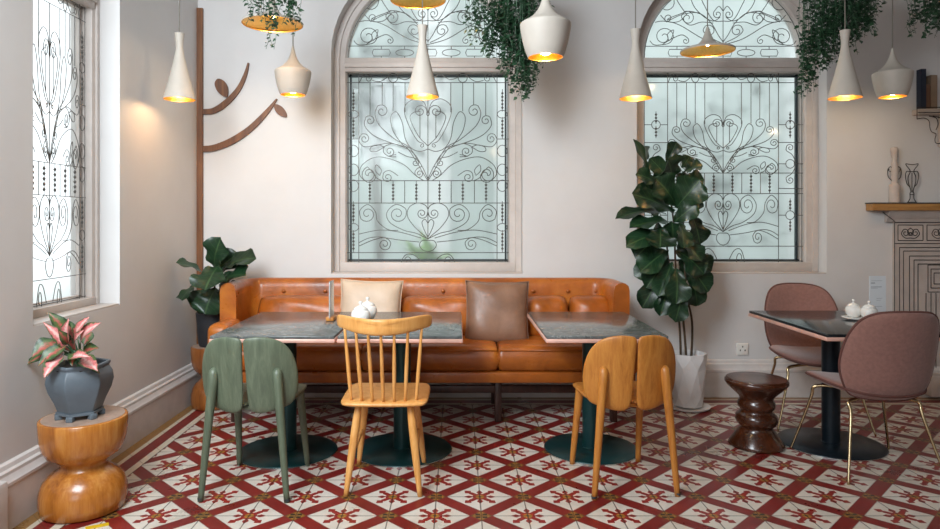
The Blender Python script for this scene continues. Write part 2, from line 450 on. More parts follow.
def pinkleaf(name, centre, mid, rim):
    w = NB(name)
    at_ = w.n('ShaderNodeAttribute'); at_.attribute_name = 'lc'
    sp = w.n('ShaderNodeSeparateColor'); w.nt.links.new(at_.outputs['Color'], sp.inputs[0])
    nz = w.noise(w.coord(), 55, 4, 0.65)
    f = w.m('ADD', sp.outputs[1], w.m('MULTIPLY', w.m('SUBTRACT', nz, 0.5), 1.5))
    w.set(Base_Color=w.ramp(f, [(0.05, hexc(centre)), (0.40, hexc(mid)), (0.62, hexc(mid)), (0.85, hexc(rim))]), Roughness=0.4)
    return w.mat
M['pink'] = pinkleaf('pink_leaf', '#e8bab2', '#cc7272', '#4a5c38')
M['palepink'] = pinkleaf('pale_pink_leaf', '#f0ddd4', '#e0aaa2', '#7a8a58')
M['greenpink'] = pinkleaf('speckled_green_leaf', '#a8554c', '#4a5f34', '#274027')

# ------------------------------------------------------------------ setting: room shell
WL, WB, CEIL, WR, WF = -1.95, 5.05, 3.9, 5.2, -3.05     # left wall x, back wall y, ceiling z, right wall x, front wall y
structure(mesh('floor', *boxg(((WL+WR)/2, (WB+WF)/2, -0.05), (WR-WL, WB-WF, 0.1)), M['floor'], smooth=False))
structure(mesh('ceiling', *boxg(((WL+WR)/2, (WB+WF)/2, CEIL+0.06), (WR-WL+0.8, WB-WF+0.8, 0.12)), M['ceiling'], smooth=False))

def wall_with_openings(name, x0, x1, openings, th=0.32, n=24):
    """local: x along the wall, +y outward, z up; every opening is (centre, half width, sill z, spring z) under a round arch"""
    g = G(); prof = []
    def quad(a, b, c, d): g.add([a, b, c, d], [(0, 1, 2, 3)])
    x = x0
    for (cx, hw, z0, zs) in openings:
        for y in (0, th):
            quad((x, y, 0), (cx-hw, y, 0), (cx-hw, y, CEIL), (x, y, CEIL))
            quad((cx-hw, y, 0), (cx+hw, y, 0), (cx+hw, y, z0), (cx-hw, y, z0))
            for k in range(n):
                a0, a1 = PI-PI*k/n, PI-PI*(k+1)/n
                p, q = (cx+hw*math.cos(a0), zs+hw*math.sin(a0)), (cx+hw*math.cos(a1), zs+hw*math.sin(a1))
                quad((p[0], y, p[1]), (q[0], y, q[1]), (q[0], y, CEIL), (p[0], y, CEIL))
        loop = [(cx-hw, z0), (cx-hw, zs)]+[(cx+hw*math.cos(PI-PI*k/n), zs+hw*math.sin(PI-PI*k/n)) for k in range(1, n)]+[(cx+hw, zs), (cx+hw, z0)]
        for (p, q) in zip(loop, loop[1:]+loop[:1]):
            quad((p[0], 0, p[1]), (q[0], 0, q[1]), (q[0], th, q[1]), (p[0], th, p[1]))
        x = cx+hw
    for y in (0, th): quad((x, y, 0), (x1, y, 0), (x1, y, CEIL), (x, y, CEIL))
    for xx in (x0, x1): quad((xx, 0, 0), (xx, th, 0), (xx, th, CEIL), (xx, 0, CEIL))
    quad((x0, 0, CEIL), (x1, 0, CEIL), (x1, th, CEIL), (x0, th, CEIL))
    me = bpy.data.meshes.new(name); me.from_pydata([tuple(p) for p in g.v], [], g.f)
    bm = bmesh.new(); bm.from_mesh(me); bmesh.ops.remove_doubles(bm, verts=bm.verts, dist=1e-5)
    bmesh.ops.recalc_face_normals(bm, faces=bm.faces); bm.to_mesh(me); bm.free()
    me.materials.append(M['wall'])
    return structure(link(name, me))
ZS = 2.575
W1, W2 = (-0.226, 0.7225, 0.921, ZS), (2.068, 0.715, 0.921, ZS)
W3 = (3.483, 0.397, 0.835, 2.64)
ob = wall_with_openings('wall_back', WL-0.32, WR+0.3, [W1, W2]); ob.location = (0, WB, 0)
ol = wall_with_openings('wall_left', WF-0.2, WB, [W3]); ol.location = (WL, 0, 0); ol.rotation_euler = (0, 0, PI/2)
structure(mesh('wall_right', *boxg((WR+0.15, (WB+WF)/2, CEIL/2), (0.3, WB-WF+0.2, CEIL)), M['wall'], smooth=False))
g = G(); g.box((2.65, WF-0.1, CEIL/2), (5.2, 0.2, CEIL)); g.box((-0.95, WF-0.1, 3.6), (2.0, 0.2, 0.6)); g.box((-0.95, WF-0.1, 0.4), (2.0, 0.2, 0.8))
structure(g.obj('wall_front', M['wall'], smooth=False))

BB = [(0.0, 0.0), (1.0, 0.0), (1.0, 0.185), (1.12, 0.192), (1.12, 0.205), (0.95, 0.212), (0.72, 0.232), (0.70, 0.246), (0.45, 0.254), (0.32, 0.272), (0.0, 0.28)]
V, Fc = sweepg([(WL, WB), (WR, WB)], [(-o*0.03, z) for o, z in BB]); structure(mesh('baseboard_back', V, Fc, M['trim'], sharp=20))
V, Fc = sweepg([(WL, 2.80), (WL, WB)], [(-o*0.042, z) for o, z in BB]); structure(mesh('baseboard_left', V, Fc, M['trim'], sharp=20))
g = G(); g.box((WL+0.035, 2.62, 0.12), (0.09, 0.38, 0.24), 0.02)
structure(g.obj('trim_1', M['trim']))

# ------------------------------------------------------------------ windows
def spiral(c, r0, a0, turns, r1=0.12, n=None):
    n = n or int(14*abs(turns))+3
    return [(c[0]+math.cos(a0+2*PI*turns*i/n)*(r0+(r1*r0-r0)*i/n), c[1]+math.sin(a0+2*PI*turns*i/n)*(r0+(r1*r0-r0)*i/n)) for i in range(n+1)]
def curl(pts, c, r, turns, n=6):
    """a scroll: smooth stem that winds into a spiral round c with radius r, starting where the stem ends"""
    e = pts[-1]; a0 = math.atan2(e[1]-c[1], e[0]-c[0]); r0 = math.hypot(e[0]-c[0], e[1]-c[1])
    q = pts[-2]; cz = (e[0]-c[0])*(e[1]-q[1])-(e[1]-c[1])*(e[0]-q[0])      # wind on the way the stem is going
    turns = math.copysign(abs(turns), cz)
    stem = [tuple(p) for p in cr([tuple(p) for p in pts], n)]
    return stem+spiral(c, r0, a0, turns, 0.2)[1:]
# scrollwork, one half, in photo pixels from the pane's centre line: u to the side, v down the picture
CURVES = [
    curl([(0, 114), (4, 102), (13, 98.5), (22, 104), (23.5, 113), (18, 128), (11, 140), (6.5, 143)], (6.3, 145.5), 4, 1.2),
    curl([(0, 116), (1.5, 114)], (7.8, 111), 6, -1.6),
    [tuple(p) for p in cr([(7.5, 111), (14, 112), (18, 117), (14, 128), (8, 138), (2, 144), (0, 146)], 6)],
    [tuple(p) for p in cr([(0, 149), (8, 151.5), (17, 148), (23, 138), (26, 122), (32, 111.5), (37.5, 117), (35, 131), (26, 144), (20, 149), (12, 161), (5, 173), (0, 181)], 6)],
    curl([(9, 163), (18.7, 147.5), (32.6, 139.5), (48.5, 125.6), (53.2, 113.6), (50.5, 105.5)], (46.5, 110.9), 5, 1.3),
    curl([(18.7, 147.5), (36.6, 143), (54.4, 135.5), (63.6, 125.6), (62.5, 117)], (58.4, 120.4), 5, 1.3),
    curl([(0, 179.5), (6.8, 165), (16.7, 151.4), (36.6, 143.4), (52.4, 145.4), (64.4, 146.6), (69.4, 140.5), (67.3, 134.5)], (63.9, 138.6), 5, 1.4),
    curl([(36.6, 143.6), (43.5, 146.5), (44.5, 152.5), (39.5, 156.5)], (38.6, 151.6), 4.5, 1.3),
    [tuple(p) for p in cr([(44, 147), (50, 145), (57, 147), (58, 151), (52, 151.5), (44, 147)], 5)],
    [tuple(p) for p in cr([(32, 154.6), (40, 156.4), (32, 157)], 3)],
    curl([(4, 181), (12, 176), (24, 165), (40, 158.5), (54, 157.5), (66, 165), (69, 174), (65, 180)], (60, 174), 6, 1.1),
    curl([(30, 152), (21, 156.5), (14, 158), (9.6, 161)], (12.6, 163), 3.6, 1.3),
    curl([(6, 166.5), (11, 169), (13.2, 173.5), (10, 177.5)], (8.6, 173.8), 3.8, 1.3),
    curl([(46, 181), (52, 178), (56, 172), (61, 167)], (58, 176), 4.5, 1.2),
    [tuple(p) for p in cr([(48, 175), (47, 170), (52, 165), (53, 171), (48, 176)], 5)],
    curl([(30, 176), (38, 171), (44, 172.5), (45.5, 178)], (40.5, 177.5), 4, 1.3),
    # lower panel
    curl([(0, 210), (3, 205.5), (11, 203.5), (19, 208), (20.5, 217), (13, 228), (4, 236), (0, 240)], (0, 240), 0.1, 0.1),
    curl([(0, 212), (1, 216)], (6, 214), 6, -1.5),
    [tuple(p) for p in cr([(0, 238), (4, 230), (6, 223), (3, 220), (0, 224)], 5)],
    curl([(0, 239.6), (12, 234), (24.6, 230.8), (38.5, 222.9), (41.3, 213), (32.6, 205), (22.8, 209), (22, 216)], (30.5, 214.5), 8, 1.4),
    curl([(30, 231), (40, 230.3), (50.5, 222), (53, 212), (60.4, 205), (68.5, 211), (67.5, 219.5)], (61, 214.5), 8, 1.3),
    [tuple(p) for p in cr([(6.8, 238.8), (28.6, 232.8), (48.5, 230.8), (69.6, 234.8)], 8)],
    [tuple(p) for p in cr([(8.7, 242.8), (28.6, 240.8), (48.5, 237.8), (60, 239), (69.6, 243.5)], 8)],
    curl([(69.6, 247), (56, 241), (44, 238.5), (37.6, 243), (39, 249)], (43.6, 245), 6, 1.4),
    [tuple(p) for p in cr([(0, 241), (6, 241.5), (8.5, 246), (5, 251), (0, 252.5)], 5)],
    curl([(7, 262), (14, 256), (22, 255.5), (27, 262)], (21, 261), 4, 1.2),
    # top band
    curl([(69, 82), (64, 74), (58, 75)], (60, 78), 3, -1.2),
    [tuple(p) for p in cr([(56, 80), (48, 81), (40, 76), (36, 73)], 5)],
    [(u, v) for u, v in [(35+4.6*math.cos(a*PI/8), 77.3+4.6*math.sin(a*PI/8)) for a in range(17)]],
    [tuple(p) for p in cr([(30, 77), (22, 79), (12, 74), (4, 79), (0, 77)], 5)],
]
ARCH = [  # the fan in the arched light, same units
    curl([(0, 41), (5, 34), (12, 22), (24, 12), (38, 12.5), (48, 16), (57, 21)], (55, 17), 4, 1.1),
    curl([(3, 16), (10, 20), (20, 15), (30, 4), (34, -12), (30, -24), (24, -30)], (20, -24), 6, -1.1),
    curl([(0, 10), (4, 5), (8, 9)], (5.5, 13), 4, 1.3),
    [tuple(p) for p in cr([(0, 20), (10, 19), (18, 6), (24, -10), (20, -30), (8, -44), (0, -50)], 6)],
    curl([(2, 42), (14, 36), (20, 30), (18, 25)], (14, 30), 4, -1.2),
    curl([(10, 22), (22, 21), (34, 24), (42, 16), (38, 10)], (36, 17), 5, 1.4),
    [tuple(p) for p in cr([(22, 13), (34, 10), (44, 13), (56, 18), (54, 21), (44, 20), (36, 12)], 5)],
    [tuple(p) for p in cr([(0, 44), (20, 38), (44, 24), (60, 20), (72, 22)], 6)],
    curl([(74, 40), (70, 44), (62, 44), (54, 42), (50, 36)], (60, 36), 6, -1.4),
    curl([(62, 44), (52, 38), (42, 34), (36, 37)], (38, 40), 4, -1.2),
    [tuple(p) for p in cr([(55, 40), (56, 33), (50, 29), (52, 37), (55, 40)], 5)],
    curl([(57, 21), (66, 10), (68, 0), (62, -8)], (58, 2), 6, -1.2),
    curl([(38, 12), (48, -4), (50, -18), (44, -26)], (40, -18), 6, -1.2),
    curl([(0, -50), (10, -58), (24, -56), (32, -46)], (26, -42), 6, 1.2),
]
K = 5.18/F      # metres per photo pixel on the grille plane

REMAP = {'window_2': [(72.5, 72.5), (82.2, 82.2), (98, 114), (181, 173.3), (203.5, 194), (253.5, 247), (263, 263)], 'window_3': [(72.5, 72.5), (82.2, 82.2), (181, 178), (203.5, 197.5), (253.5, 247.5), (263, 263)]}
def build_window(name, cx, hw, z0, zs, fw, inner, tall, side='bars'):
    root = thing(name, None, None); root['kind'] = 'structure'
    n = 32
    y0, y1 = 0.115, 0.275
    # frame: jambs and arch swept as one moulding, bottom rail, transom
    g = G()
    def arch(h): return [(-h, z0), (-h, zs)]+[(h*math.cos(PI-PI*k/n), zs+h*math.sin(PI-PI*k/n)) for k in range(1, n)]+[(h, zs), (h, z0)]
    steps = [(hw-0.002, y1), (hw-0.002, y0), (hw-fw*0.45, y0), (hw-fw*0.5, y0+0.012), (hw-fw*0.9, y0+0.016), (hw-fw, y0+0.03), (hw-fw, y1)]
    loops = [[(x, y, z) for x, z in arch(h)] for h, y in steps]
    m = len(loops[0]); V = [p for L in loops for p in L]; Fc = []
    for a in range(len(loops)-1):
        for k in range(m-1): Fc.append((a*m+k, a*m+k+1, (a+1)*m+k+1, (a+1)*m+k))
    g.add(V, Fc)
    g.box((0, (y0+y1)/2+0.003, z0+fw*0.42), (2*(hw-fw*0.5), y1-y0-0.002, fw*0.84), 0.004)
    g.obj('window_frame', M['frame'], root, sharp=30)
    iw = hw-fw; pb = z0+fw*0.84                       # pane half width, pane bottom
    tz0, tz1 = zs-0.105, zs+0.003                     # transom
    g = G(); g.box((0, (y0+y1)/2, (tz0+tz1)/2), (2*iw+0.02, y1-y0, tz1-tz0), 0.006); g.box((0, y0-0.004, (tz0+tz1)/2), (2*iw+0.02, 0.02, (tz1-tz0)*0.45), 0.006)
    g.obj('transom', M['frame'], root, sharp=30)
    g = G(); g.box((0, 0.06, z0+0.004), (2*hw-0.004, 0.115, 0.012), 0.003); g.obj('window_sill', M['frame'], root)
    # dark sash behind the grille, then panes
    yg = 0.20 if tall else 0.235
    g = G(); b = 0.008 if tall else 0.013
    for sx in (-1, 1): g.box((sx*(iw-b/2-0.012), yg, (pb+tz0)/2), (b, 0.03, tz0-pb))
    g.box((0, yg, pb+0.012), (2*iw, 0.03, b)); g.box((0, yg, tz0-0.012), (2*iw, 0.03, b))
    g.obj('sash', M['frame'] if tall else M['sash'], root, smooth=False)
    mesh('pane', [(-iw-0.01, yg+0.01, pb-0.01), (iw+0.01, yg+0.01, pb-0.01), (iw+0.01, yg+0.01, tz0+0.01), (-iw-0.01, yg+0.01, tz0+0.01)], [(0, 1, 2, 3)], M['glass'], root, smooth=False)
    ar = [((iw+0.01)*math.cos(PI*k/n), yg+0.01, tz1-0.01+(iw+0.02)*math.sin(PI*k/n)) for k in range(n+1)]
    mesh('arch_pane', ar, [tuple(range(len(ar)))], M['glass'], root, smooth=False)
    for q in root.children:                            # panes face the room
        if q.name.split('.')[0] in ('pane', 'arch_pane') and q.data.polygons[0].normal.y > 0: q.data.flip_normals()
    # grilles
    yr = 0.165; rr = 0.0021 if tall else 0.0031
    ph = tz0-pb; kz = ph/190.5                        # 190.5 px of photo height from y = 72.5 to 263
    rm = REMAP.get(name)
    def Z(v):
        if rm:
            for (a, x), (b, y) in zip(rm, rm[1:]):
                if v <= b or b == 263: v = x+(y-x)*(v-a)/(b-a); break
        return tz0-(v-72.5)*kz
    ku = inner/69.6
    gr = G()
    P = lambda u, v: (u*ku, yr, Z(v))
    for c in CURVES:
        for sx in (-1, 1):
            gr.tube([(sx*u*ku, yr, Z(v)) for u, v in c], rr, 5)
    def bar(x0_, za, x1_, zb, r=rr): gr.tube([(x0_, yr, za), (x1_, yr, zb)], r, 5)
    for v in (82.2, 181, 203.5, 253.5): bar(-iw, Z(v), iw, Z(v))
    bar(-iw, tz0-0.008, iw, tz0-0.008); bar(-iw, pb+0.008, iw, pb+0.008)
    for sx in (-1, 1):
        bar(sx*inner, pb, sx*inner, tz0); bar(sx*(iw-0.008), pb, sx*(iw-0.008), tz0)
        for u, v1 in ((58.2, 115), (46, 105), (35, 111), (23, 112)): bar(sx*u*ku, Z(82), sx*u*ku, Z(v1))
        bar(sx*8*ku, Z(112), sx*8*ku, Z(138))
        for i in range(3): bar(sx*(23.4*(i+.5)+0.0)*ku, Z(181), sx*(23.4*(i+.5))*ku, Z(203.5)) if False else None
    bar(0, Z(82), 0, Z(240))
    for i in range(-2, 3): bar(i*23.4*ku, Z(181), i*23.4*ku, Z(203.5))
    gr.obj('grille', M['iron'], root)
    # twisted baluster beads of the middle rail and the side borders
    tb = G()
    def beads(x, zc, n_, step=0.027, r=0.0085):
        r = r*(0.9 if tall else 1.3)
        tb.tube([(x, yr, zc-step*n_*0.62), (x, yr, zc+step*n_*0.62)], rr*0.9, 5)
        for i in range(n_):
            z = zc+(i-(n_-1)/2)*step
            tb.lathe([(0, -0.0135), (r*0.6, -0.008), (r, 0), (r*0.55, 0.006), (0, 0.012)], 6, (x, yr, z))
    for i in range(6): beads((i-2.5)*23.4*ku, Z(192.2), 5)
    sm = (inner+iw-0.008)/2
    def ring(x, z, rx, rz): gr2.tube([(x+rx*math.cos(a*PI/8), yr, z+rz*math.sin(a*PI/8)) for a in range(17)], rr, 5)
    gr2 = G()
    for sx in (-1, 1):
        if side == 'bars':
            for v in (100, 128, 213, 242): beads(sx*sm, Z(v), 5, 0.028, 0.008)
            for v in (114, 151, 170, 186, 228): ring(sx*sm, Z(v), (iw-inner)/2-0.006, 0.045 if v in (151, 170, 186) else 0.03)
            gr2.tube([(sx*inner, yr, Z(139)), (sx*iw, yr, Z(139))], rr, 5)
        else:
            for v in (112.8, 224): ring(sx*sm, Z(v), 0.034, 0.034)
            for v in (103, 123, 214, 234): beads(sx*sm, Z(v), 3, 0.026, 0.008)
            for v in (112.8, 138, 168, 198, 224):
                if v in (112.8, 168, 224):
                    for (a_, b_) in ((inner, sm-0.034), (sm+0.034, iw)): gr2.tube([(sx*a_, yr, Z(v)), (sx*b_, yr, Z(v))], rr, 5)
                else: gr2.tube([(sx*inner, yr, Z(v)), (sx*iw, yr, Z(v))], rr, 5)
            ring(sx*sm, Z(168), 0.034, 0.034)
            for q in (1, -1):
                pts = curl([(sx*(sm+0.03), Z(168)-0*q), (sx*(sm+0.036), Z(168)+q*0.03), (sx*(sm+0.012), Z(168)+q*0.075), (sx*(sm-0.03), Z(168)+q*0.105), (sx*(sm-0.025), Z(168)+q*0.14)], (sx*(sm), Z(168)+q*0.125), 0.03, -1.2*sx*q)
                gr2.tube([(p[0], yr, p[1]) for p in pts], rr, 5)
    tb.obj('grille_beads', M['iron'], root); gr2.obj('grille_border', M['iron'], root)
    # arched grille
    ga = G(); ka = iw/80.7
    inside = lambda x, z: x*x+(z-tz1)**2 < (iw-0.01)**2 and z > tz1
    for c in ARCH:
        for sx in (-1, 1):
            run = []
            for (u, v) in c+[(None, None)]:
                if u is not None:
                    x, z = sx*u*ka, tz1+(58.5-v)*ka
                    if inside(x, z): run.append((x, yr, z)); continue
                if len(run) > 1: ga.tube(run, rr, 5)
                run = []
    ga.tube([(0, yr, tz1), (0, yr, tz1+iw)], rr, 5)
    ga.tube([((iw-0.008)*math.cos(PI*k/n), yr, tz1+(iw-0.008)*math.sin(PI*k/n)) for k in range(n+1)], rr, 5)
    for v in (45.5, 57.5): ga.tube([(-iw, yr, tz1+(58.5-v)*ka), (iw, yr, tz1+(58.5-v)*ka)], rr, 5)
    for i in range(-3, 4):
        x = i*23.3*ka; zc = tz1+(58.5-52)*ka
        if abs(x) > iw-0.1: continue
        w_ = 9.0*ka; h_ = 3.4*ka
        if i % 2: ga.tube([(x+w_*math.cos(a*PI/8), yr, zc+h_*math.sin(a*PI/8)) for a in range(17)], rr, 5)
        else: ga.tube([(x-w_, yr, zc), (x-w_*.85, yr, zc+h_), (x+w_*.85, yr, zc+h_), (x+w_, yr, zc), (x+w_*.85, yr, zc-h_), (x-w_*.85, yr, zc-h_), (x-w_, yr, zc)], rr, 5)
        for q in (1, -1): ga.tube([(x, yr, zc+q*h_), (x, yr, zc+q*6*ka)], rr, 5)
    ga.tube([(-iw, yr, tz1+6.5*ka), (iw, yr, tz1+6.5*ka)], rr*0.7, 5) if False else None
    ga.obj('arch_grille', M['iron'], root)
    return root
r = build_window('window_1', 0, W1[1], W1[2], W1[3], 0.095, 69.6*K, 0, 'bars'); r.location = (W1[0], WB, 0)
r = build_window('window_2', 0, W2[1], W2[2], W2[3], 0.095, 55.8*K, 0, 'rings'); r.location = (W2[0], WB, 0)
r = build_window('window_3', 0, W3[1], W3[2], W3[3], 0.06, 0.275, 1, 'bars'); r.location = (WL, W3[0], 0); r.rotation_euler = (0, 0, PI/2)

# outside, seen only as soft tones through the obscured glass
structure(mesh('ground_outside', *boxg((0, 6, -0.3), (30, 34, 0.2)), M['outside_ground'], smooth=False))
structure(mesh('wall_outside', *boxg((2.2, 9.75, 2.4), (9.6, 0.3, 5.2)), M['outside_wall'], smooth=False))
def outside_column(label, x, w_):
    r_ = thing('garden_column', label, 'column', (x, 9.4, -0.2))
    mesh('shaft', *boxg((0, 0, 2.4), (w_, 0.3, 4.8), 0.02), M['outside_white'], r_)
    mesh('plinth', *boxg((0, 0, 0.2), (w_+0.12, 0.42, 0.4), 0.02), M['outside_white'], r_)
outside_column('pale column outside, blurred behind the centre of the middle window', -0.30, 0.42)
outside_column('pale column outside, blurred at the right edge of the middle window', 0.62, 0.22)
outside_column('broad pale column outside, blurred behind the far side of the fig window', 4.75, 0.95)

# ------------------------------------------------------------------ leaves
PROF = {'fig': [(0, .05), (.12, .30), (.3, .58), (.45, .66), (.6, .86), (.75, 1.0), (.88, .86), (.96, .5), (1, .06)],
        'lance': [(0, .08), (.15, .62), (.35, 1.0), (.6, .86), (.8, .5), (.93, .2), (1, .02)],
        'ivy': [(0, .3), (.15, .9), (.35, 1.0), (.6, .7), (.85, .3), (1, .03)]}
def prof_at(P, s):
    for (a, x), (b, y) in zip(P, P[1:]):
        if s <= b: return x+(y-x)*(s-a)/(b-a)
    return P[-1][1]
class Leaves:
    def __init__(s): s.v = []; s.f = []; s.c = []
    def leaf(s, base, tip, width, normal, kind='fig', fold=0.25, droop=0.1, wavy=0.06, ns=10, nt=4, seed=0):
        base, tip = Vector(base), Vector(tip); d = tip-base; L = d.length; d.normalize()
        nrm = Vector(normal); nrm = (nrm-d*nrm.dot(d))
        nrm = nrm.normalized() if nrm.length > 1e-4 else d.orthogonal().normalized()
        sd = d.cross(nrm); k0 = len(s.v); rv = random.random(); ph = random.uniform(0, 6)
        for i in range(ns+1):
            t = i/ns; w_ = width/2*prof_at(PROF[kind], t)
            for j in range(-nt, nt+1):
                q = j/nt
                p = base+d*(L*t)+sd*(w_*q)+nrm*(L*droop*math.sin(PI*t)*1.0 + w_*fold*abs(q)**1.3 + wavy*width*abs(q)**2*math.sin(ph+t*14+j*0.4))
                s.v.append(p); s.c.append((t, abs(q), rv, 1))
        m = 2*nt+1
        for i in range(ns):
            for j in range(2*nt): s.f.append((k0+i*m+j, k0+i*m+j+1, k0+(i+1)*m+j+1, k0+(i+1)*m+j))
    def obj(s, name, mat, parent=None, origin=(0, 0, 0)):
        o_ = Vector(origin); me = bpy.data.meshes.new(name)
        me.from_pydata([tuple(p-o_) for p in s.v], [], s.f)
        at_ = me.attributes.new('lc', 'FLOAT_COLOR', 'POINT')
        at_.data.foreach_set('color', [x for c in s.c for x in c])
        me.polygons.foreach_set('use_smooth', [True]*len(me.polygons))
        me.materials.append(mat); return link(name, me, parent)

# a young garden shrub outside, a green blur behind the middle window
t = thing('garden_shrub', 'yellow-green shrub outside, blurred behind the glass of the middle window', 'shrub', (-0.25, 6.4, -0.2))
L = Leaves()
for i in range(110):
    b = Vector((random.uniform(-.12, .12), random.uniform(-.1, .1), random.uniform(0.12, 1.3)**0.8))
    d = Vector((random.uniform(-1, 1), random.uniform(-1, 1), random.uniform(-.3, .8))).normalized()
    L.leaf(b, b+d*0.26, 0.09, (0, 0, 1), 'lance', ns=5, nt=2)
L.obj('foliage', M['shrub'], t)
def garden_tree(label, x, y, zc, sx, sz, n_, mat):
    t2 = thing('garden_tree', label, 'tree', (x, y, -0.2))
    L = Leaves()
    for i in range(n_):
        b = Vector((x+random.gauss(0, sx), y+random.gauss(0, .2), zc+random.gauss(0, sz)))
        d = Vector((random.uniform(-1, 1), random.uniform(-1, 1), random.uniform(-.8, .5))).normalized()
        L.leaf(b, b+d*0.22, 0.10, (0, 0, 1), 'lance', ns=5, nt=2)
    L.obj('foliage', mat, t2, t2.location)
    mesh('trunk', *tubeg(cr([(0, 0, 0), (0.04, 0, zc*0.4), (-0.02, 0, zc*0.8), (0.05, 0, zc+.3)], 6), [0.06, 0.02], 8), M['stem'], t2)
garden_tree('grey-green tree outside, blurred behind the upper part of the middle window', -0.95, 8.3, 2.75, .38, .36, 260, M['fig'])
garden_tree('grey-green tree outside, blurred behind the fig window', 3.05, 8.6, 1.75, .45, .75, 240, M['fig'])

# ------------------------------------------------------------------ banquette sofa
SX0, SX1 = -1.58, 1.15
sofa = thing('banquette_sofa', 'long tan leather banquette with buttoned back under the middle window', 'sofa', ((SX0+SX1)/2, 4.62, 0))
hw = (SX1-SX0)/2
def L2(x, y): return (x-(SX0+SX1)/2, y-4.62)
yb = 4.95
g = G(); g.box((0, 4.62-4.62, 0.322), (2*hw-0.02, 0.70, 0.072), 0.014); g.obj('base_rail', M['leather'], sofa)
# upholstered back that wraps round both ends
R = 0.13; path = []
path += [L2(SX0+0.05, 4.47), L2(SX0+0.05, 4.60), L2(SX0+0.05, yb-0.05-R)]
path += [L2(SX0+0.05+R-R*math.cos(a*PI/16), yb-0.05-R+R*math.sin(a*PI/16)) for a in range(1, 9)]
nx = 24
path += [L2(SX0+0.05+R+(SX1-SX0-0.1-2*R)*i/nx, yb-0.05) for i in range(1, nx)]
path += [L2(SX1-0.05-R+R*math.sin(a*PI/16), yb-0.05-R+R*math.cos(a*PI/16)) for a in range(0, 9)]
path += [L2(SX1-0.05, 4.60), L2(SX1-0.05, 4.47)]
z0, z1 = 0.34, 0.905
prof = [(-0.045, z0), (0.045, z0), (0.05, 0.5), (0.05, z1-0.05), (0.043, z1-0.018), (0.022, z1-0.002), (0, z1+0.002), (-0.022, z1-0.002), (-0.045, z1-0.018), (-0.055, z1-0.06), (-0.058, z1-0.14), (-0.058, 0.62), (-0.055, 0.5)]
V, Fc = sweepg(path, prof); mesh('backrest', V, Fc, M['leather'], sofa, sharp=60)
for x in (-1.25, -0.95, -0.45, -0.1, 0.3, 0.55, 0.8, 1.0):
    p = L2(x, yb-0.113)
    mesh('button', *latheg([(0, -0.004), (0.012, -0.003), (0.014, 0.002), (0.008, 0.006), (0, 0.007)], 12), M['leather'], sofa, loc=(p[0], p[1]-0.002, 0.815)).rotation_euler = (PI/2, 0, 0)
for sx, x in ((-1, SX0+0.07), (1, SX1-0.07)):
    p = L2(x, 4.37)
    mesh('arm', *boxg((p[0], p[1], 0.505), (0.14, 0.32, 0.33), 0.05, 4), M['leather'], sofa)
def seat_cushion(x0, x1):
    bm = bmesh.new(); bmesh.ops.create_grid(bm, x_segments=1, y_segments=1, size=0.5); bm.free()
    w_, d_, h_ = x1-x0+0.022, 0.66, 0.165; n = 22; V = []; Fc = []; idx = {}
    for sgn in (1, -1):
        for i in range(n+1):
            for j in range(n+1):
                a, b = i/n*2-1, j/n*2-1
                a_ = math.copysign(abs(a)**0.5, a); b_ = math.copysign(abs(b)**0.5, b)
                e = max(abs(a), abs(b)); edge = i in (0, n) or j in (0, n)
                if edge and sgn < 0: idx[(sgn, i, j)] = idx[(1, i, j)]; continue
                hh = 0 if edge else (h_/2)*min(1, ((1-abs(a_)**40)*(1-abs(b_)**18))**0.42)
                crown = 0.014*(1-a*a)*(1-b*b) if sgn > 0 else 0
                wr = 0.0025*math.sin(a*9+b*4+x0*5)*math.sin(b*7-a*3)*(1 if sgn > 0 else 0)
                idx[(sgn, i, j)] = len(V)
                V.append(Vector((a_*w_/2, b_*d_/2, sgn*hh+crown+wr)))
    for sgn in (1, -1):
        for i in range(n):
            for j in range(n):
                q = (idx[(sgn, i, j)], idx[(sgn, i+1, j)], idx[(sgn, i+1, j+1)], idx[(sgn, i, j+1)])
                Fc.append(q if sgn > 0 else q[::-1])
    p = L2((x0+x1)/2, 4.255+d_/2)
    c = mesh('seat_cushion', V, Fc, M['leather'], sofa, loc=(p[0], p[1], 0.357+h_/2))
    pts = [(-w_/2+0.02, -d_/2+0.006, 0.058), (w_/2-0.02, -d_/2+0.006, 0.058)]
    mesh('piping', *tubeg(pts, 0.004, 6), M['leather'], c)
for a, b in ((SX0+0.10, -0.61), (-0.61, 0.263), (0.263, SX1-0.10)): seat_cushion(a, b)
for i, (a, b) in enumerate(((-1.40, -0.64), (-0.40, 0.22), (0.46, 0.785), (0.775, 1.085))):
    V, Fc = cushiong(b-a, 0.31, 0.25, 24, 0.0, 0.007, i, 0.26)
    V = [Matrix.Rotation(-0.18, 3, 'X') @ q for q in V]
    p = L2((a+b)/2, 4.70); mesh('back_cushion', V, Fc, M['leather'], sofa, loc=(p[0], p[1], 0.645))
for x in (SX0+0.12, -0.61, 0.27, SX1-0.12):
    for y in (4.42, 4.86):
        p = L2(x, y); mesh('leg', *boxg((p[0], p[1], 0.145), (0.045, 0.045, 0.29), 0.005), M['darkwood'], sofa)
for y in (4.42, 4.86):
    p = L2((SX0+SX1)/2, y); mesh('stretcher', *boxg((p[0], p[1], 0.215), (2*hw-0.28, 0.03, 0.05), 0.005), M['darkwood'], sofa)

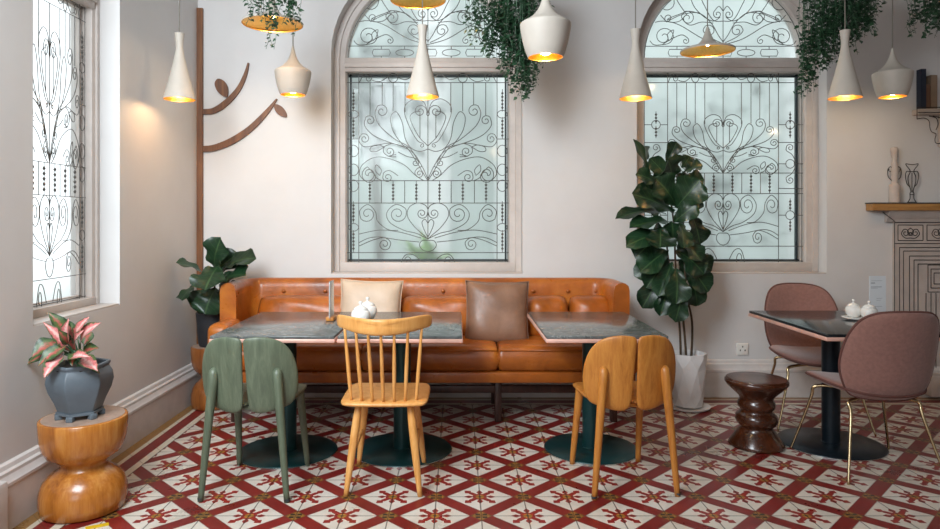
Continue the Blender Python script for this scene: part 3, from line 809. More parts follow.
def throw_pillow(name, label, cat, px, py, d, w_, h_, t_, mat, tilt, yaw, seed):
    c = at(px, py, d)
    r_ = thing(name, label, cat, c)
    V, Fc = cushiong(w_, h_, t_, 24, 0.06, 0.004, seed)
    rot = Matrix.Rotation(yaw, 3, 'Y') @ Matrix.Rotation(tilt, 3, 'X')
    mesh('cover', [rot @ q for q in V], Fc, mat, r_)
    edge = []
    n = 16
    for k in range(4*n):
        s_, u = divmod(k, n); a = u/n*2-1
        a, b = [(a, -1), (1, a), (-a, 1), (-1, -a)][s_]
        edge.append(rot @ Vector((a*w_/2*(1-0.06*(1-b*b)*abs(a)**3), 0, b*h_/2*(1-0.06*(1-a*a)*abs(b)**3))))
    mesh('piping', *tubeg(edge+[edge[0]], 0.004, 6), mat, r_)
throw_pillow('throw_pillow', 'square brown leather pillow leaning on the middle of the banquette', 'pillow', 497, 313, 4.53, 0.432, 0.435, 0.15, M['brown_leather'], -0.22, 0.02, 3)
throw_pillow('throw_pillow', 'pale beige pillow leaning on the banquette behind the white sugar jars', 'pillow', 370.5, 309, 4.60, 0.43, 0.40, 0.14, M['cream_leather'], -0.22, 0.03, 5)

# ------------------------------------------------------------------ tables
def table(label, x0, x1, y0, y1, bx, by, br, top, metal, zt=0.735):
    r_ = thing('pedestal_table', label, 'table', (bx, by, 0))
    cx, cy = (x0+x1)/2-bx, (y0+y1)/2-by; w_, d_ = x1-x0, y1-y0
    mesh('tabletop', *boxg((cx, cy, zt-0.008), (w_-0.008, d_-0.008, 0.016), 0.003), top, r_)
    mesh('edge_board', *boxg((cx, cy, zt-0.026), (w_, d_, 0.020), 0.004), M['pinkedge'], r_)
    mesh('top_bracket', *boxg((0, 0, zt-0.044), (0.34, 0.34, 0.016), 0.004), metal, r_)
    g = G(); g.lathe([(0, 0.012), (0.058, 0.012), (0.05, 0.02), (0.05, zt-0.062), (0, zt-0.062)], 32); g.obj('pole', metal, r_)
    g = G(); g.lathe([(0, 0), (br, 0), (br, 0.008), (br-0.004, 0.012), (0.08, 0.017), (0, 0.018)], 64); g.obj('base_plate', metal, r_, sharp=50)
    g = G(); g.lathe([(br-0.001, 0.0), (br+0.002, 0.001), (br+0.002, 0.006), (br-0.001, 0.007)], 64); g.obj('base_rim', M['steel'], r_)
    return r_
table('stone-topped pedestal table behind the sage green chair', -1.262, -0.622, 3.41, 4.33, -0.969, 3.84, 0.280, M['marble'], M['teal'])
table('stone-topped pedestal table carrying two white sugar jars, behind the spindle-back chair', -0.612, 0.030, 3.41, 4.33, -0.316, 3.868, 0.285, M['marble'], M['teal'])
table('stone-topped pedestal table behind the honey-coloured two-panel chair', 0.452, 1.080, 3.41, 4.33, 0.776, 3.885, 0.268, M['marble'], M['teal'])
table('black-topped pedestal table between two dusty pink chairs', 1.905, 2.555, 3.46, 4.39, 2.212, 3.97, 0.288, M['slate'], M['black_metal'])

# ------------------------------------------------------------------ two-panel wooden chairs
def panel_chair(name, label, mat, loc, rz):
    r_ = thing(name, label, 'chair', loc, rz)
    half = cr([(.006, .762), (.05, .776), (.11, .773), (.168, .750), (.208, .70), (.229, .63), (.234, .56), (.226, .49), (.200, .440), (.15, .420), (.09, .405), (.040, .408), (.016, .440), (.009, .53), (.007, .62), (.004, .70)], 4, True)
    for sx in (-1, 1):
        def df(a, b, t, sx=sx): return (sx*a, -0.205-0.16*(b-0.45)+1.5*a*a+t*1.0, b)
        o = mesh('back_panel', *padg([(q.x, q.y) for q in half], 0.026, df, 4), mat, r_)
        seat = cr([(.005, -.17), (.004, .0), (.006, .20), (.03, .232), (.10, .240), (.16, .228), (.196, .18), (.205, .08), (.200, -.06), (.18, -.15), (.12, -.178), (.04, -.18)], 4, True)
        def ds(a, b, t, sx=sx): return (sx*a, b, 0.446+0.25*a*a-0.10*max(0, b-0.12)-0.012*math.cos(b*6)+t)
        mesh('seat_panel', *padg([(q.x, q.y) for q in seat], 0.026, ds, 4), mat, r_)
    for sx in (-1, 1):
        n = 12; A = Vector((sx*0.205, -0.235, 0)); B = Vector((sx*0.152, -0.213, 0.595))
        pts = [A+(B-A)*(i/n) for i in range(n+1)]; rad = [0.0135+0.010*(i/n) for i in range(n+1)]
        pts += [B+Vector((0, 0.004, 0.012)), B+Vector((0, 0.010, 0.020)), B+Vector((0, 0.016, 0.024))]; rad += [0.021, 0.015, 0.004]
        leg = mesh('leg', *tubeg(pts, rad, 16), mat, r_)
        mesh('foot_pad', *latheg([(0, 0.0), (0.0125, 0.0), (0.014, 0.012), (0.0145, 0.018)], 14, (A.x, A.y, 0)), M['darkpot'], leg)
        A = Vector((sx*0.185, 0.235, 0)); B = Vector((sx*0.165, 0.145, 0.445))
        pts = [A+(B-A)*(i/n) for i in range(n+1)]; rad = [0.0135+0.009*(i/n) for i in range(n+1)]
        leg = mesh('leg', *tubeg(pts, rad, 16), mat, r_)
        mesh('foot_pad', *latheg([(0, 0.0), (0.0125, 0.0), (0.014, 0.012), (0.0145, 0.018)], 14, (A.x, A.y, 0)), M['darkpot'], leg)
    for y in (-0.13, 0.13): mesh('seat_rail', *boxg((0, y, 0.418), (0.30, 0.045, 0.02), 0.004), mat, r_)
    return r_
panel_chair('panel_chair', 'sage green wooden chair with a two-panel split back', M['greenwood'], (-0.997, 3.39, 0), math.radians(-1.5))
panel_chair('panel_chair', 'honey-coloured wooden chair with a two-panel split back', M['oak'], (0.832, 3.434, 0), math.radians(5.5))

# ------------------------------------------------------------------ spindle-back chair
ch = thing('spindle_chair', 'pale wooden chair with a spindle back and curved crest rail', 'chair', (-0.355, 3.427, 0), 0)
seat = cr([(-.165, -.215), (0, -.222), (.165, -.215), (.205, -.185), (.214, -.10), (.215, .08), (.205, .17), (.165, .20), (0, .205), (-.165, .20), (-.205, .17), (-.215, .08), (-.214, -.10), (-.205, -.185)], 5, True)
mesh('seat', *padg([(q.x, q.y) for q in seat], 0.036, lambda a, b, t: (a, b, 0.44-0.008*math.cos(a*7)*math.cos(b*6)+t), 3.2), M['beech'], ch)
crest = cr([(-.232, .845), (-.228, .873), (-.19, .880), (-.10, .877), (0, .875), (.10, .877), (.19, .880), (.228, .873), (.232, .845), (.225, .820), (.18, .812), (.10, .802), (0, .797), (-.10, .802), (-.18, .812), (-.225, .820)], 4, True)
cy = lambda x: -0.310+0.165*(x/0.232)**2
mesh('crest_rail', *padg([(q.x, q.y) for q in crest], 0.024, lambda a, b, t: (a, cy(a)+0.1*(0.84-b)+t, b-0.012), 2.4), M['beech'], ch)
for i in range(7):
    k = (i-3)/3
    b = Vector((0.157*k, -0.195+0.02*k*k, 0.442)); tp = Vector((0.186*k, cy(0.186*k)+0.004, 0.815))
    n = 10; pts = [b+(tp-b)*(j/n) for j in range(n+1)]
    mesh('spindle', *tubeg(pts, [0.0068+0.0028*math.sin(PI*min(1, j/n*1.2)) if j < n else 0.0068 for j in range(n+1)], 10), M['beech'], ch)
for sx in (-1, 1):
    for sy, fy, ty in ((-1, -0.213, -0.145), (1, 0.213, 0.135)):
        A = Vector((sx*0.178, fy, 0)); B = Vector((sx*0.125, ty, 0.43)); n = 12
        mesh('leg', *tubeg([A+(B-A)*(j/n) for j in range(n+1)], [0.0115+0.0085*math.sin(PI*0.5*min(1, j/n*1.5))-(0.004 if j/n > .8 else 0)*(j/n-.8)*5 for j in range(n+1)], 14), M['beech'], ch)
    A = Vector((sx*0.155, -0.185, 0.185)); B = Vector((sx*0.151, 0.176, 0.205))
    mesh('stretcher', *tubeg([A+(B-A)*(j/8) for j in range(9)], [0.007+0.004*math.sin(PI*j/8) for j in range(9)], 10), M['beech'], ch)

# ------------------------------------------------------------------ upholstered shell chairs
def shell_chair(label, loc, rz):
    r_ = thing('shell_chair', label, 'chair', loc, rz)
    back = cr([(0, .405), (.10, .408), (.175, .425), (.212, .475), (.236, .56), (.238, .65), (.222, .75), (.188, .825), (.135, .862), (.06, .874), (0, .875), (-.06, .874), (-.135, .862), (-.188, .825), (-.222, .75), (-.238, .65), (-.236, .56), (-.212, .475), (-.175, .425), (-.10, .408)], 4, True)
    def db(a, b, t): return (a*1.0, -0.235-0.26*(b-0.42)+1.9*a*a+0.9*max(0, 0.50-b)**2*4+t, b)
    o = mesh('backrest', *padg([(q.x, q.y) for q in back], 0.045, db, 5), M['velvet'], r_)
    rim = [Vector(db(q.x, q.y, 0)) for q in back]; mesh('piping', *tubeg(rim+[rim[0]], 0.007, 6), M['velvet_seam'], o)
    seat = cr([(0, .262), (.12, .255), (.20, .222), (.245, .15), (.252, .05), (.240, -.06), (.205, -.16), (.14, -.225), (0, -.245), (-.14, -.225), (-.205, -.16), (-.240, -.06), (-.252, .05), (-.245, .15), (-.20, .222), (-.12, .255)], 4, True)
    def dsx(a, b, t): return (a, b, 0.432+0.55*a*a-0.45*max(0, b-0.12)**2-0.02*(b > 9)+0.18*max(0, -b-0.12)**2+t)
    o = mesh('seat', *padg([(q.x, q.y) for q in seat], 0.05, dsx, 4), M['velvet'], r_)
    rim = [Vector(dsx(q.x, q.y, 0)) for q in seat]; mesh('piping', *tubeg(rim+[rim[0]], 0.007, 6), M['velvet_seam'], o)
    for sx in (-1, 1):
        for (fx, fy, tx, ty) in ((0.282, 0.265, 0.175, 0.165), (0.250, -0.27, 0.16, -0.14)):
            pts = cr([(sx*0.05, ty*0.55, 0.392), (sx*tx*0.8, ty*0.92, 0.394), (sx*(tx+0.02), ty*1.06, 0.380), (sx*(tx+(fx-tx)*0.24), ty+(fy-ty)*0.24, 0.325), (sx*(tx+(fx-tx)*0.6), ty+(fy-ty)*0.6, 0.165), (sx*fx, fy, 0.0)], 6)
            n = len(pts); mesh('leg', *tubeg(pts, [0.0095-0.0035*max(0, i/n-.4)/.6 for i in range(n)], 12), M['brass'], r_)
    g = G(); g.lathe([(0, 0.385), (0.09, 0.385), (0.10, 0.40), (0.09, 0.412), (0, 0.412)], 24); g.obj('seat_plate', M['brass'], r_)
    return r_
shell_chair('dusty pink upholstered shell chair seen from behind, nearer the camera', (2.212, 3.622, 0), math.radians(-1))
shell_chair('dusty pink upholstered shell chair beyond the black table, against the wall', (2.335, 4.42, 0), math.radians(170))

# ------------------------------------------------------------------ stools and stumps
def stump(label, loc, r, h, mat):
    r_ = thing('stump_side_table', label, 'side table', loc)
    k = h/0.425; q = r/0.195
    lower = [(0, 0), (0.172, 0), (0.187, 0.010), (0.195, 0.05), (0.193, 0.095), (0.178, 0.138), (0.148, 0.170), (0.116, 0.190), (0.100, 0.205)]
    upper = [(0.100, 0.205), (0.104, 0.222), (0.130, 0.240), (0.162, 0.260), (0.181, 0.292), (0.191, 0.335), (0.195, 0.385), (0.195, 0.418), (0.192, 0.4225), (0.184, 0.4235)]
    mesh('body', *latheg([(a*q, b*k) for a, b in lower+upper[1:]]+[(0, 0.4235*k)], 48), mat, r_, sharp=60)
    mesh('top_disc', *latheg([(0, 0.423*k), (0.181*q, 0.423*k), (0.181*q, 0.4252*k), (0, 0.4255*k)], 48), M['paletop'], r_, sharp=40)
    return r_
s1 = stump('hourglass wooden stump table holding the grey hexagonal planter', (-1.716, 3.085, 0), 0.184, 0.425, M['stump'])
s2 = stump('hourglass wooden stump table in the corner at the end of the banquette', (-1.742, 4.78, 0), 0.145, 0.435, M['stump_dark'])
st = thing('turned_stool', 'dark turned wooden stool beside the black-topped table', 'stool', (1.762, 3.95, 0))
pr = [(0, 0), (0.150, 0), (0.156, 0.008), (0.150, 0.022), (0.128, 0.055), (0.104, 0.090), (0.088, 0.108), (0.090, 0.116), (0.108, 0.132), (0.118, 0.155), (0.114, 0.180), (0.098, 0.196), (0.088, 0.204), (0.089, 0.214), (0.102, 0.228), (0.106, 0.246), (0.100, 0.262), (0.092, 0.274), (0.098, 0.292), (0.128, 0.322), (0.160, 0.350), (0.176, 0.372), (0.176, 0.384), (0.168, 0.392)]
mesh('turned_column', *latheg(pr+[(0, 0.392)], 48), M['walnut'], st, sharp=60)
mesh('seat', *latheg([(0, 0.3925), (0.10, 0.3935), (0.160, 0.398), (0.168, 0.396), (0.168, 0.3915)], 48), M['walnut'], st)

# ------------------------------------------------------------------ potted plants
# pink aglaonema in hexagonal planter
zc = 0.4255
pl = thing('potted_aglaonema', 'pink and green leafy plant in a slate grey hexagonal planter', 'potted plant', (-1.724, 3.07, zc))
g = G(); g.lathe([(0, 0.030), (0.088, 0.030), (0.092, 0.036), (0.106, 0.075), (0.130, 0.125), (0.140, 0.165), (0.135, 0.200), (0.122, 0.222), (0.118, 0.228), (0.126, 0.234), (0.126, 0.248), (0.112, 0.248), (0.108, 0.225), (0, 0.225)], 6, phase=0.58)
me_o = g.obj('planter', M['greypot'], pl, sharp=25)
bv = me_o.modifiers.new('soft_edges', 'BEVEL'); bv.width = 0.008; bv.segments = 3; bv.limit_method = 'ANGLE'; bv.angle_limit = math.radians(35)
g = G()
g.lathe([(0.0, 0.022), (0.098, 0.022), (0.098, 0.034), (0, 0.034)], 6, phase=0.58)
for k in range(6):
    a = 0.58+k*PI/3; g.box((0.086*math.cos(a), 0.086*math.sin(a), 0.012), (0.030, 0.030, 0.024), 0.004, 2, Matrix.Rotation(a, 3, 'Z'))
g.obj('planter_foot', M['greypot'], pl)
mesh('soil', *latheg([(0, 0.232), (0.105, 0.228), (0.105, 0.22), (0, 0.22)], 24), M['soil'], pl)
c0 = Vector((-1.724, 3.07, zc))
def agla(mat, lst):
    L = Leaves(); stems = G()
    for (bx, by, tx, ty, d0, d1, w_) in lst:
        b, tp = at(bx, by, d0), at(tx, ty, d1)
        L.leaf(b, tp, w_*0.84, (0.15, -0.8, 0.75), 'lance', 0.30, 0.10, 0.03, 10, 4)
        root = Vector((c0.x+random.uniform(-.02, .02), c0.y+random.uniform(-.02, .02), zc+0.23))
        stems.tube([p-c0 for p in cr([root, (root+b)/2+Vector((0, 0, .015)), b], 5)], [0.005, 0.003], 6)
    return L, stems
pk = [(73, 352, 43, 322, 3.06, 2.98, .075), (70, 346, 69, 318, 3.06, 2.97, .085), (74, 342, 90, 316, 3.06, 3.02, .070), (80, 343, 101.5, 322.5, 3.06, 3.0, .095), (62, 354, 44, 378, 3.02, 2.90, .090), (70, 360, 90, 357, 3.00, 2.88, .075), (82, 358, 98, 371, 3.0, 2.93, .085), (76, 350, 84, 330, 3.04, 2.95, .075)]
pp = [(68, 346, 50, 325, 3.08, 3.06, .065), (64, 352, 47, 377, 3.04, 2.92, .055), (72, 338, 67, 322, 3.06, 3.0, .06)]
gp = [(70, 336, 48, 312, 3.08, 3.04, .080), (60, 352, 22, 367, 3.06, 3.06, .060), (62, 350, 29, 363, 3.06, 3.04, .080), (76, 352, 72, 366, 3.0, 2.93, .06), (68, 344, 58, 330, 3.02, 2.96, .06), (58, 341, 32, 357, 3.05, 2.98, .115), (66, 346, 38, 366, 3.02, 2.94, .085), (82, 354, 99, 348, 3.05, 3.02, .085), (84, 360, 100, 374, 3.02, 2.98, .05), (78, 340, 60, 320, 3.14, 3.18, .08), (84, 345, 92, 332, 3.14, 3.2, .08)]
allst = G()
for nm, mt, lst in (('pink_leaves', M['pink'], pk), ('pale_leaves', M['palepink'], pp), ('green_leaves', M['greenpink'], gp)):
    L, sg = agla(mt, lst); L.obj(nm, mt, pl, c0); allst.add(sg.v, sg.f)
allst.obj('stem', M['ivy'], pl)

def figplant(label, loc, leaves, stems, seed):
    random.seed(seed)
    r_ = thing('fiddle_leaf_fig', label, 'potted plant', loc); o_ = Vector(loc)
    L = Leaves()
    for (bx, by, tx, ty, d0, d1, w_, nz) in leaves:
        b, tp = at(bx, by, d0), at(tx, ty, d1)
        L.leaf(b, tp, w_*1.12, nz, 'fig', random.uniform(.12, .3), random.uniform(.03, .12), 0.085, 12, 4)
    L.obj('foliage', M['fig'], r_, o_)
    for s_ in stems:
        pts = cr([q-o_ for q in s_], 6); mesh('stem', *tubeg(pts, [0.009, 0.0055], 8), M['stem'], r_)
    return r_
F_ = (0, -1, 0.35)
fx, fd = 1.632, 4.74
lv = [
    (648, 178, 633, 139, 4.72, 4.62, .075, (0.5, -0.8, .3)), (641, 170, 645, 146, 4.78, 4.86, .10, (1, .2, .3)), (666, 163, 677, 142, 4.72, 4.70, .10, F_), (682, 168, 690, 156, 4.78, 4.80, .09, F_), (682, 174, 703, 166, 4.72, 4.66, .12, (0, -.6, .8)),
    (680, 180, 704, 180, 4.74, 4.72, .14, (0, -.9, .5)), (672, 180, 668, 160, 4.66, 4.55, .21, (0, -1, .5)), (658, 186, 636, 174, 4.68, 4.60, .13, (.2, -.9, .5)), (676, 206, 655, 178, 4.62, 4.54, .20, F_), (676, 208, 700, 180, 4.62, 4.50, .22, (.1, -.9, .5)),
    (674, 212, 632, 194, 4.62, 4.52, .20, (.1, -.8, .6)), (684, 200, 707, 188, 4.70, 4.62, .12, (.2, -.7, .7)), (666, 214, 615.5, 219, 4.66, 4.55, .11, (0, -.6, .9)), (672, 222, 630, 228, 4.62, 4.50, .13, (0, -.6, .9)), (674, 222, 697, 204, 4.62, 4.52, .14, (.2, -.9, .5)),
    (672, 230, 626, 246, 4.62, 4.50, .15, (0, -.8, .7)), (692, 215, 700, 244, 4.76, 4.74, .17, (.3, -1, .1)), (680, 222, 684, 248, 4.60, 4.50, .14, (.4, -1, .1)), (664, 232, 635, 258, 4.68, 4.60, .16, (-.2, -1, .4)), (660, 228, 660, 248, 4.56, 4.47, .20, (0, -1, .3)),
    (674, 238, 702, 262, 4.66, 4.56, .14, (.3, -.9, .5)), (668, 250, 640, 272, 4.64, 4.52, .16, (-.2, -1, .5)), (676, 250, 704, 274, 4.66, 4.60, .17, (.2, -1, .3)), (668, 258, 646, 288, 4.66, 4.58, .15, (-.2, -1, .3)), (682, 254, 712, 270, 4.74, 4.74, .16, (.3, -1, .2)),
    (672, 262, 658, 296, 4.62, 4.54, .14, (-.1, -1, .2)), (684, 264, 708, 292, 4.70, 4.64, .17, (.2, -1, .3)), (676, 268, 676, 304, 4.58, 4.50, .17, (0, -1, .2)), (664, 268, 642, 308, 4.70, 4.66, .15, (-.2, -1, .1)), (668, 284, 660, 316, 4.66, 4.60, .12, (-.1, -1, .2)),
    (682, 286, 675, 322, 4.60, 4.52, .13, (0, -1, .2)), (690, 276, 697, 306, 4.68, 4.64, .15, (.2, -1, .1)), (674, 290, 672, 312, 4.68, 4.62, .16, (0, -1, .2)), (668, 200, 648, 208, 4.80, 4.86, .18, F_), (680, 196, 690, 176, 4.82, 4.86, .16, F_),
    (672, 240, 650, 236, 4.80, 4.86, .18, F_), (678, 250, 694, 236, 4.80, 4.84, .17, F_), (680, 282, 692, 262, 4.80, 4.82, .16, F_), (668, 280, 652, 270, 4.8, 4.84, .16, F_), (670, 190, 660, 168, 4.78, 4.80, .17, F_), (662, 196, 640, 186, 4.74, 4.72, .15, F_), (672, 186, 650, 158, 4.76, 4.74, .13, F_), (672, 244, 672, 222, 4.66, 4.60, .16, F_), (684, 214, 696, 196, 4.78, 4.76, .15, F_), (664, 262, 634, 276, 4.74, 4.72, .13, F_)]
P0 = lambda px, py, d: at(px, py, d)
stems = [[Vector((fx-.01, fd, .33)), P0(683, 318, 4.72), P0(676, 270, 4.70), P0(674, 225, 4.68), P0(668, 185, 4.68)], [Vector((fx+.03, fd+.02, .33)), P0(692, 322, 4.74), P0(686, 290, 4.74), P0(684, 240, 4.74), P0(682, 190, 4.74)], [Vector((fx-.04, fd+.03, .33)), P0(679, 320, 4.76), P0(672, 285, 4.74), P0(666, 240, 4.74)]]
fp = figplant('tall fiddle-leaf fig in a white faceted pot on a saucer', (fx, fd, 0), lv, stems, 11)
# faceted pot: two rings of offset points give the triangular facets
n = 8; V = []; Fc = []
zz = [(0.022, 0.098, 0), (0.10, 0.108, 0.5), (0.285, 0.122, 0), (0.37, 0.128, 0.5), (0.39, 0.129, 0.5), (0.39, 0.119, 0.5), (0.345, 0.115, 0.5)]
for z, r0, off in zz:
    for k in range(n):
        a = 2*PI*(k+off)/n+0.2; V.append((r0*math.cos(a), r0*math.sin(a), z))
for j, (A, B) in enumerate(zip(zz, zz[1:])):
    for k in range(n):
        a, b, c, d = j*n+k, j*n+(k+1) % n, (j+1)*n+k, (j+1)*n+(k+1) % n
        if A[2] == B[2]: Fc.append((a, b, d, c))
        elif A[2] < B[2]: Fc += [(a, b, c), (b, d, c)]
        else: Fc += [(a, b, d), (a, d, c)]
Fc.append(tuple(range(n-1, -1, -1)))
mesh('pot', V, Fc, M['whitepot'], fp, smooth=False)
mesh('saucer', *latheg([(0, 0), (0.125, 0), (0.150, 0.014), (0.152, 0.020), (0.146, 0.020), (0.122, 0.010), (0, 0.010)], 40), M['whitepot'], fp, sharp=40)
mesh('soil', *latheg([(0, 0.352), (0.114, 0.350), (0.114, 0.34), (0, 0.34)], 24), M['soil'], fp)

lx, ly, lz = -1.742, 4.78, 0.4355
lv2 = [(214, 268, 221, 238, 4.72, 4.60, .17, (0, -1, .2)), (222, 272, 256, 258, 4.72, 4.62, .17, (.1, -.6, .8)), (206, 276, 176, 263, 4.72, 4.55, .10, (0, -.6, .9)), (218, 266, 205, 290, 4.62, 4.42, .22, (0, -.8, .6)), (196, 284, 181, 300, 4.68, 4.50, .11, (-.3, -.9, .3)), (220, 280, 246, 274, 4.68, 4.55, .18, (0, -.6, .8)), (214, 272, 238, 254, 4.76, 4.72, .15, F_), (214, 290, 192, 308, 4.74, 4.68, .18, F_), (216, 290, 226, 312, 4.74, 4.70, .20, F_), (216, 288, 205, 314, 4.66, 4.60, .20, F_), (220, 284, 234, 296, 4.70, 4.62, .16, F_)]
fp2 = figplant('dark broad-leaved fig in a charcoal pot on the corner stump table', (lx, ly, lz), lv2, [[Vector((lx, ly, lz+.2)), P0(216, 300, 4.77), P0(214, 280, 4.75), P0(216, 262, 4.72)], [Vector((lx+.02, ly, lz+.2)), P0(219, 300, 4.78), P0(222, 274, 4.75)]], 5)
mesh('pot', *latheg([(0, 0), (0.088, 0), (0.096, 0.02), (0.112, 0.225), (0.113, 0.235), (0.104, 0.235), (0.100, 0.21), (0, 0.21)], 36), M['inkpot'], fp2, sharp=40)
mesh('soil', *latheg([(0, 0.216), (0.099, 0.213), (0.099, 0.205), (0, 0.205)], 24), M['soil'], fp2)

# ------------------------------------------------------------------ trailing plants hung from the ceiling
def trailing(label, pxc, d, strands, seed, wpx, leafs=0.030, zpot=2.86):
    random.seed(seed)
    cx = (pxc-VX)/F*d; o_ = Vector((cx, d, zpot))
    r_ = thing('trailing_plant', label, 'hanging plant', o_)
    L = Leaves(); sg = G()
    for (px, ybot, n_) in strands:
        for _ in range(int(n_*(1.0 if leafs < .03 else 1.7))):
            x1 = (px+random.gauss(0, 2.6)-VX)/F*d; yb_ = d+random.uniform(-.13, .13)*(0.25 if n_ < 5 and leafs < .03 else 1)
            zb = H-(ybot-random.random()**2*30-VY)/F*d
            top = Vector((cx+(x1-cx)*0.7, d+(yb_-d)*0.7, zpot+0.10))
            pts = cr([top, Vector((x1, yb_, zpot+0.02)), Vector((x1+random.uniform(-.03, .03), yb_, (zpot+zb)/2)), Vector((x1+random.uniform(-.02, .02), yb_, (zpot+3*zb)/4)), Vector((x1+random.uniform(-.045, .045), yb_, zb))], 8)
            sg.tube([p-o_ for p in pts], 0.0013, 3)
            length = sum((q-p).length for p, q in zip(pts, pts[1:])); cnt = max(4, int(length/0.026))
            for k in range(cnt):
                u = k/cnt*(len(pts)-1); i = int(u); p = pts[i].lerp(pts[i+1], u-i)
                ang = random.uniform(0, 2*PI); dr = Vector((math.cos(ang), math.sin(ang), random.uniform(-.9, .2))).normalized()
                s_ = leafs*random.uniform(.6, 1.15)
                L.leaf(p, p+dr*s_, s_*0.95, (random.uniform(-.4, .4), -.5+random.uniform(-.6, .3), .8), 'ivy', 0.15, 0.08, 0.0, 4, 1)
    L.obj('foliage', M['ivy'], r_, o_); sg.obj('vine', M['ivy'], r_)
    mesh('pot', *latheg([(0, 0.0), (0.08, 0.0), (0.11, 0.12), (0.112, 0.13), (0.104, 0.13), (0.10, 0.11), (0, 0.11)], 28), M['whitepot'], r_)
    g = G()
    for k in range(3):
        a = k*2*PI/3; g.tube([(0.108*math.cos(a), 0.108*math.sin(a), 0.125), (0, 0, 0.55)], 0.003, 5)
    g.tube([(0, 0, 0.55), (0, 0, CEIL-zpot)], 0.003, 5); g.obj('hanger', M['cord'], r_)
    return r_
trailing('sparse trailing plant hanging over a wide dish pendant lamp', 272, 3.66, [(252, 22, 3), (258, 26, 4), (265, 46, 2), (271, 62, 2), (268, 30, 4), (276, 36, 2), (280, 26, 4), (288, 20, 4), (294, 48, 3), (297, 36, 3), (290, 24, 3)], 21, 40, 0.028, 2.72)
trailing('lush trailing plant hanging beside the arch of the middle window', 510, 4.30, [(472, 46, 4), (480, 40, 6), (488, 58, 7), (496, 60, 8), (504, 70, 9), (511, 80, 9), (518, 92, 9), (525, 100, 9), (531, 90, 8), (538, 66, 8), (545, 62, 6), (510, 46, 8), (520, 50, 8), (530, 46, 8), (500, 36, 8)], 22, 60, 0.032)
trailing('lush trailing plant hanging behind a conical pendant by the far window', 838, 4.38, [(806, 96, 6), (811, 92, 7), (817, 74, 8), (824, 50, 9), (832, 66, 9), (838, 62, 8), (846, 48, 9), (853, 54, 9), (860, 42, 9), (867, 32, 8), (873, 18, 5), (828, 40, 9), (842, 36, 9), (856, 30, 9)], 23, 60, 0.032)
trailing('trailing plant hanging in front of the wall shelf', 950, 4.42, [(920, 34, 3), (924, 42, 5), (926, 36, 6), (934, 30, 7), (942, 30, 7), (950, 36, 7), (960, 40, 7), (970, 30, 5)], 24, 50, 0.032)

# ------------------------------------------------------------------ pendant lamps
TALL = [(0.095, 0), (0.0945, 0.006), (0.082, 0.055), (0.062, 0.13), (0.044, 0.205), (0.031, 0.265), (0.0235, 0.305), (0.0215, 0.330), (0.0235, 0.360), (0.0285, 0.400), (0.030, 0.412)]
FAT = [(0.083, 0), (0.097, 0.035), (0.110, 0.085), (0.118, 0.130), (0.120, 0.152), (0.117, 0.162), (0.100, 0.172), (0.074, 0.188), (0.050, 0.210), (0.030, 0.240), (0.017, 0.275), (0.009, 0.31), (0.007, 0.325)]
WIDE = [(0.180, 0), (0.181, 0.006), (0.176, 0.014), (0.140, 0.026), (0.100, 0.038), (0.068, 0.052), (0.046, 0.072), (0.030, 0.10), (0.018, 0.135), (0.010, 0.16), (0.007, 0.17)]
def pendant(kind, label, px, ybot, wpx):
    prof = {'cone': TALL, 'urn': FAT, 'dish': WIDE}[kind]
    rmax = max(p[0] for p in prof); d = 2*rmax*F/wpx*math.sqrt(1+((px-VX)/F)**2)
    b = at(px, ybot, d)
    r_ = thing('pendant_lamp', label, 'lamp', b, 0, 'white and gold pendant lamps')
    pts = [(p.x, p.y) for p in cr(prof, 4)]
    top = pts[-1][1]
    mesh('lamp_shade', *latheg(pts+[(0, top+0.001)], 48), M['shade'], r_)
    inner = [(max(0.001, a-0.0035), b_+(0.0005 if i else 0)) for i, (a, b_) in enumerate(pts) if b_ < top*0.86 and a > 0.012]
    if kind == 'dish': inner = [(a, max(0.0, z-0.003)) for a, z in inner]
    mesh('lining', *latheg([(pts[0][0], 0)]+inner+[(0, inner[-1][1])], 48), M['goldin'], r_)
    zbulb = {'cone': 0.075, 'urn': 0.048, 'dish': 0.052}[kind]; rb = {'cone': 0.026, 'urn': 0.038, 'dish': 0.014}[kind]
    mesh('bulb', *latheg([(0, zbulb-rb)]+[(rb*math.sin(a*PI/10), zbulb-rb*math.cos(a*PI/10)) for a in range(1, 10)]+[(0, zbulb+rb)], 16), M['bulb'], r_)
    mesh('cord', *tubeg([(0, 0, top-0.005), (0, 0, CEIL-b.z)], 0.0035, 6), M['cord'], r_)
    mesh('ceiling_rose', *latheg([(0, CEIL-b.z-0.03), (0.04, CEIL-b.z-0.028), (0.05, CEIL-b.z-0.002), (0, CEIL-b.z-0.001)], 24), M['shade'], r_)
    l = bpy.data.lights.new('lamp_light', 'POINT'); l.energy = LAMP_W*(0.8 if kind == 'cone' else 1.0); l.color = (1.0, 0.72, 0.42); l.shadow_soft_size = 0.02
    lo = bpy.data.objects.new('lamp_light', l); lo.location = (0, 0, zbulb-rb-0.022 if kind != 'dish' else 0.028); lo.parent = r_; COL.objects.link(lo)
pendant('cone', 'white conical pendant lamp in front of the wooden tree, nearest the side window', 179.5, 99.5, 33)
pendant('dish', 'wide dish pendant lamp with a trailing plant over its rim', 272.5, 24.5, 62)
pendant('urn', 'white urn-shaped pendant lamp between the wooden tree and the middle window', 293, 95, 37)
pendant('dish', 'wide dish pendant lamp cut by the top edge, before the middle arch', 418, 0.5, 56)
pendant('cone', 'white conical pendant lamp in front of the middle window', 422.5, 97, 33)
pendant('urn', 'large white urn-shaped pendant lamp beside the lush trailing plant', 545.5, 57.5, 51)
pendant('cone', 'white conical pendant lamp on the bare wall left of the fig window', 635.5, 98.5, 33)
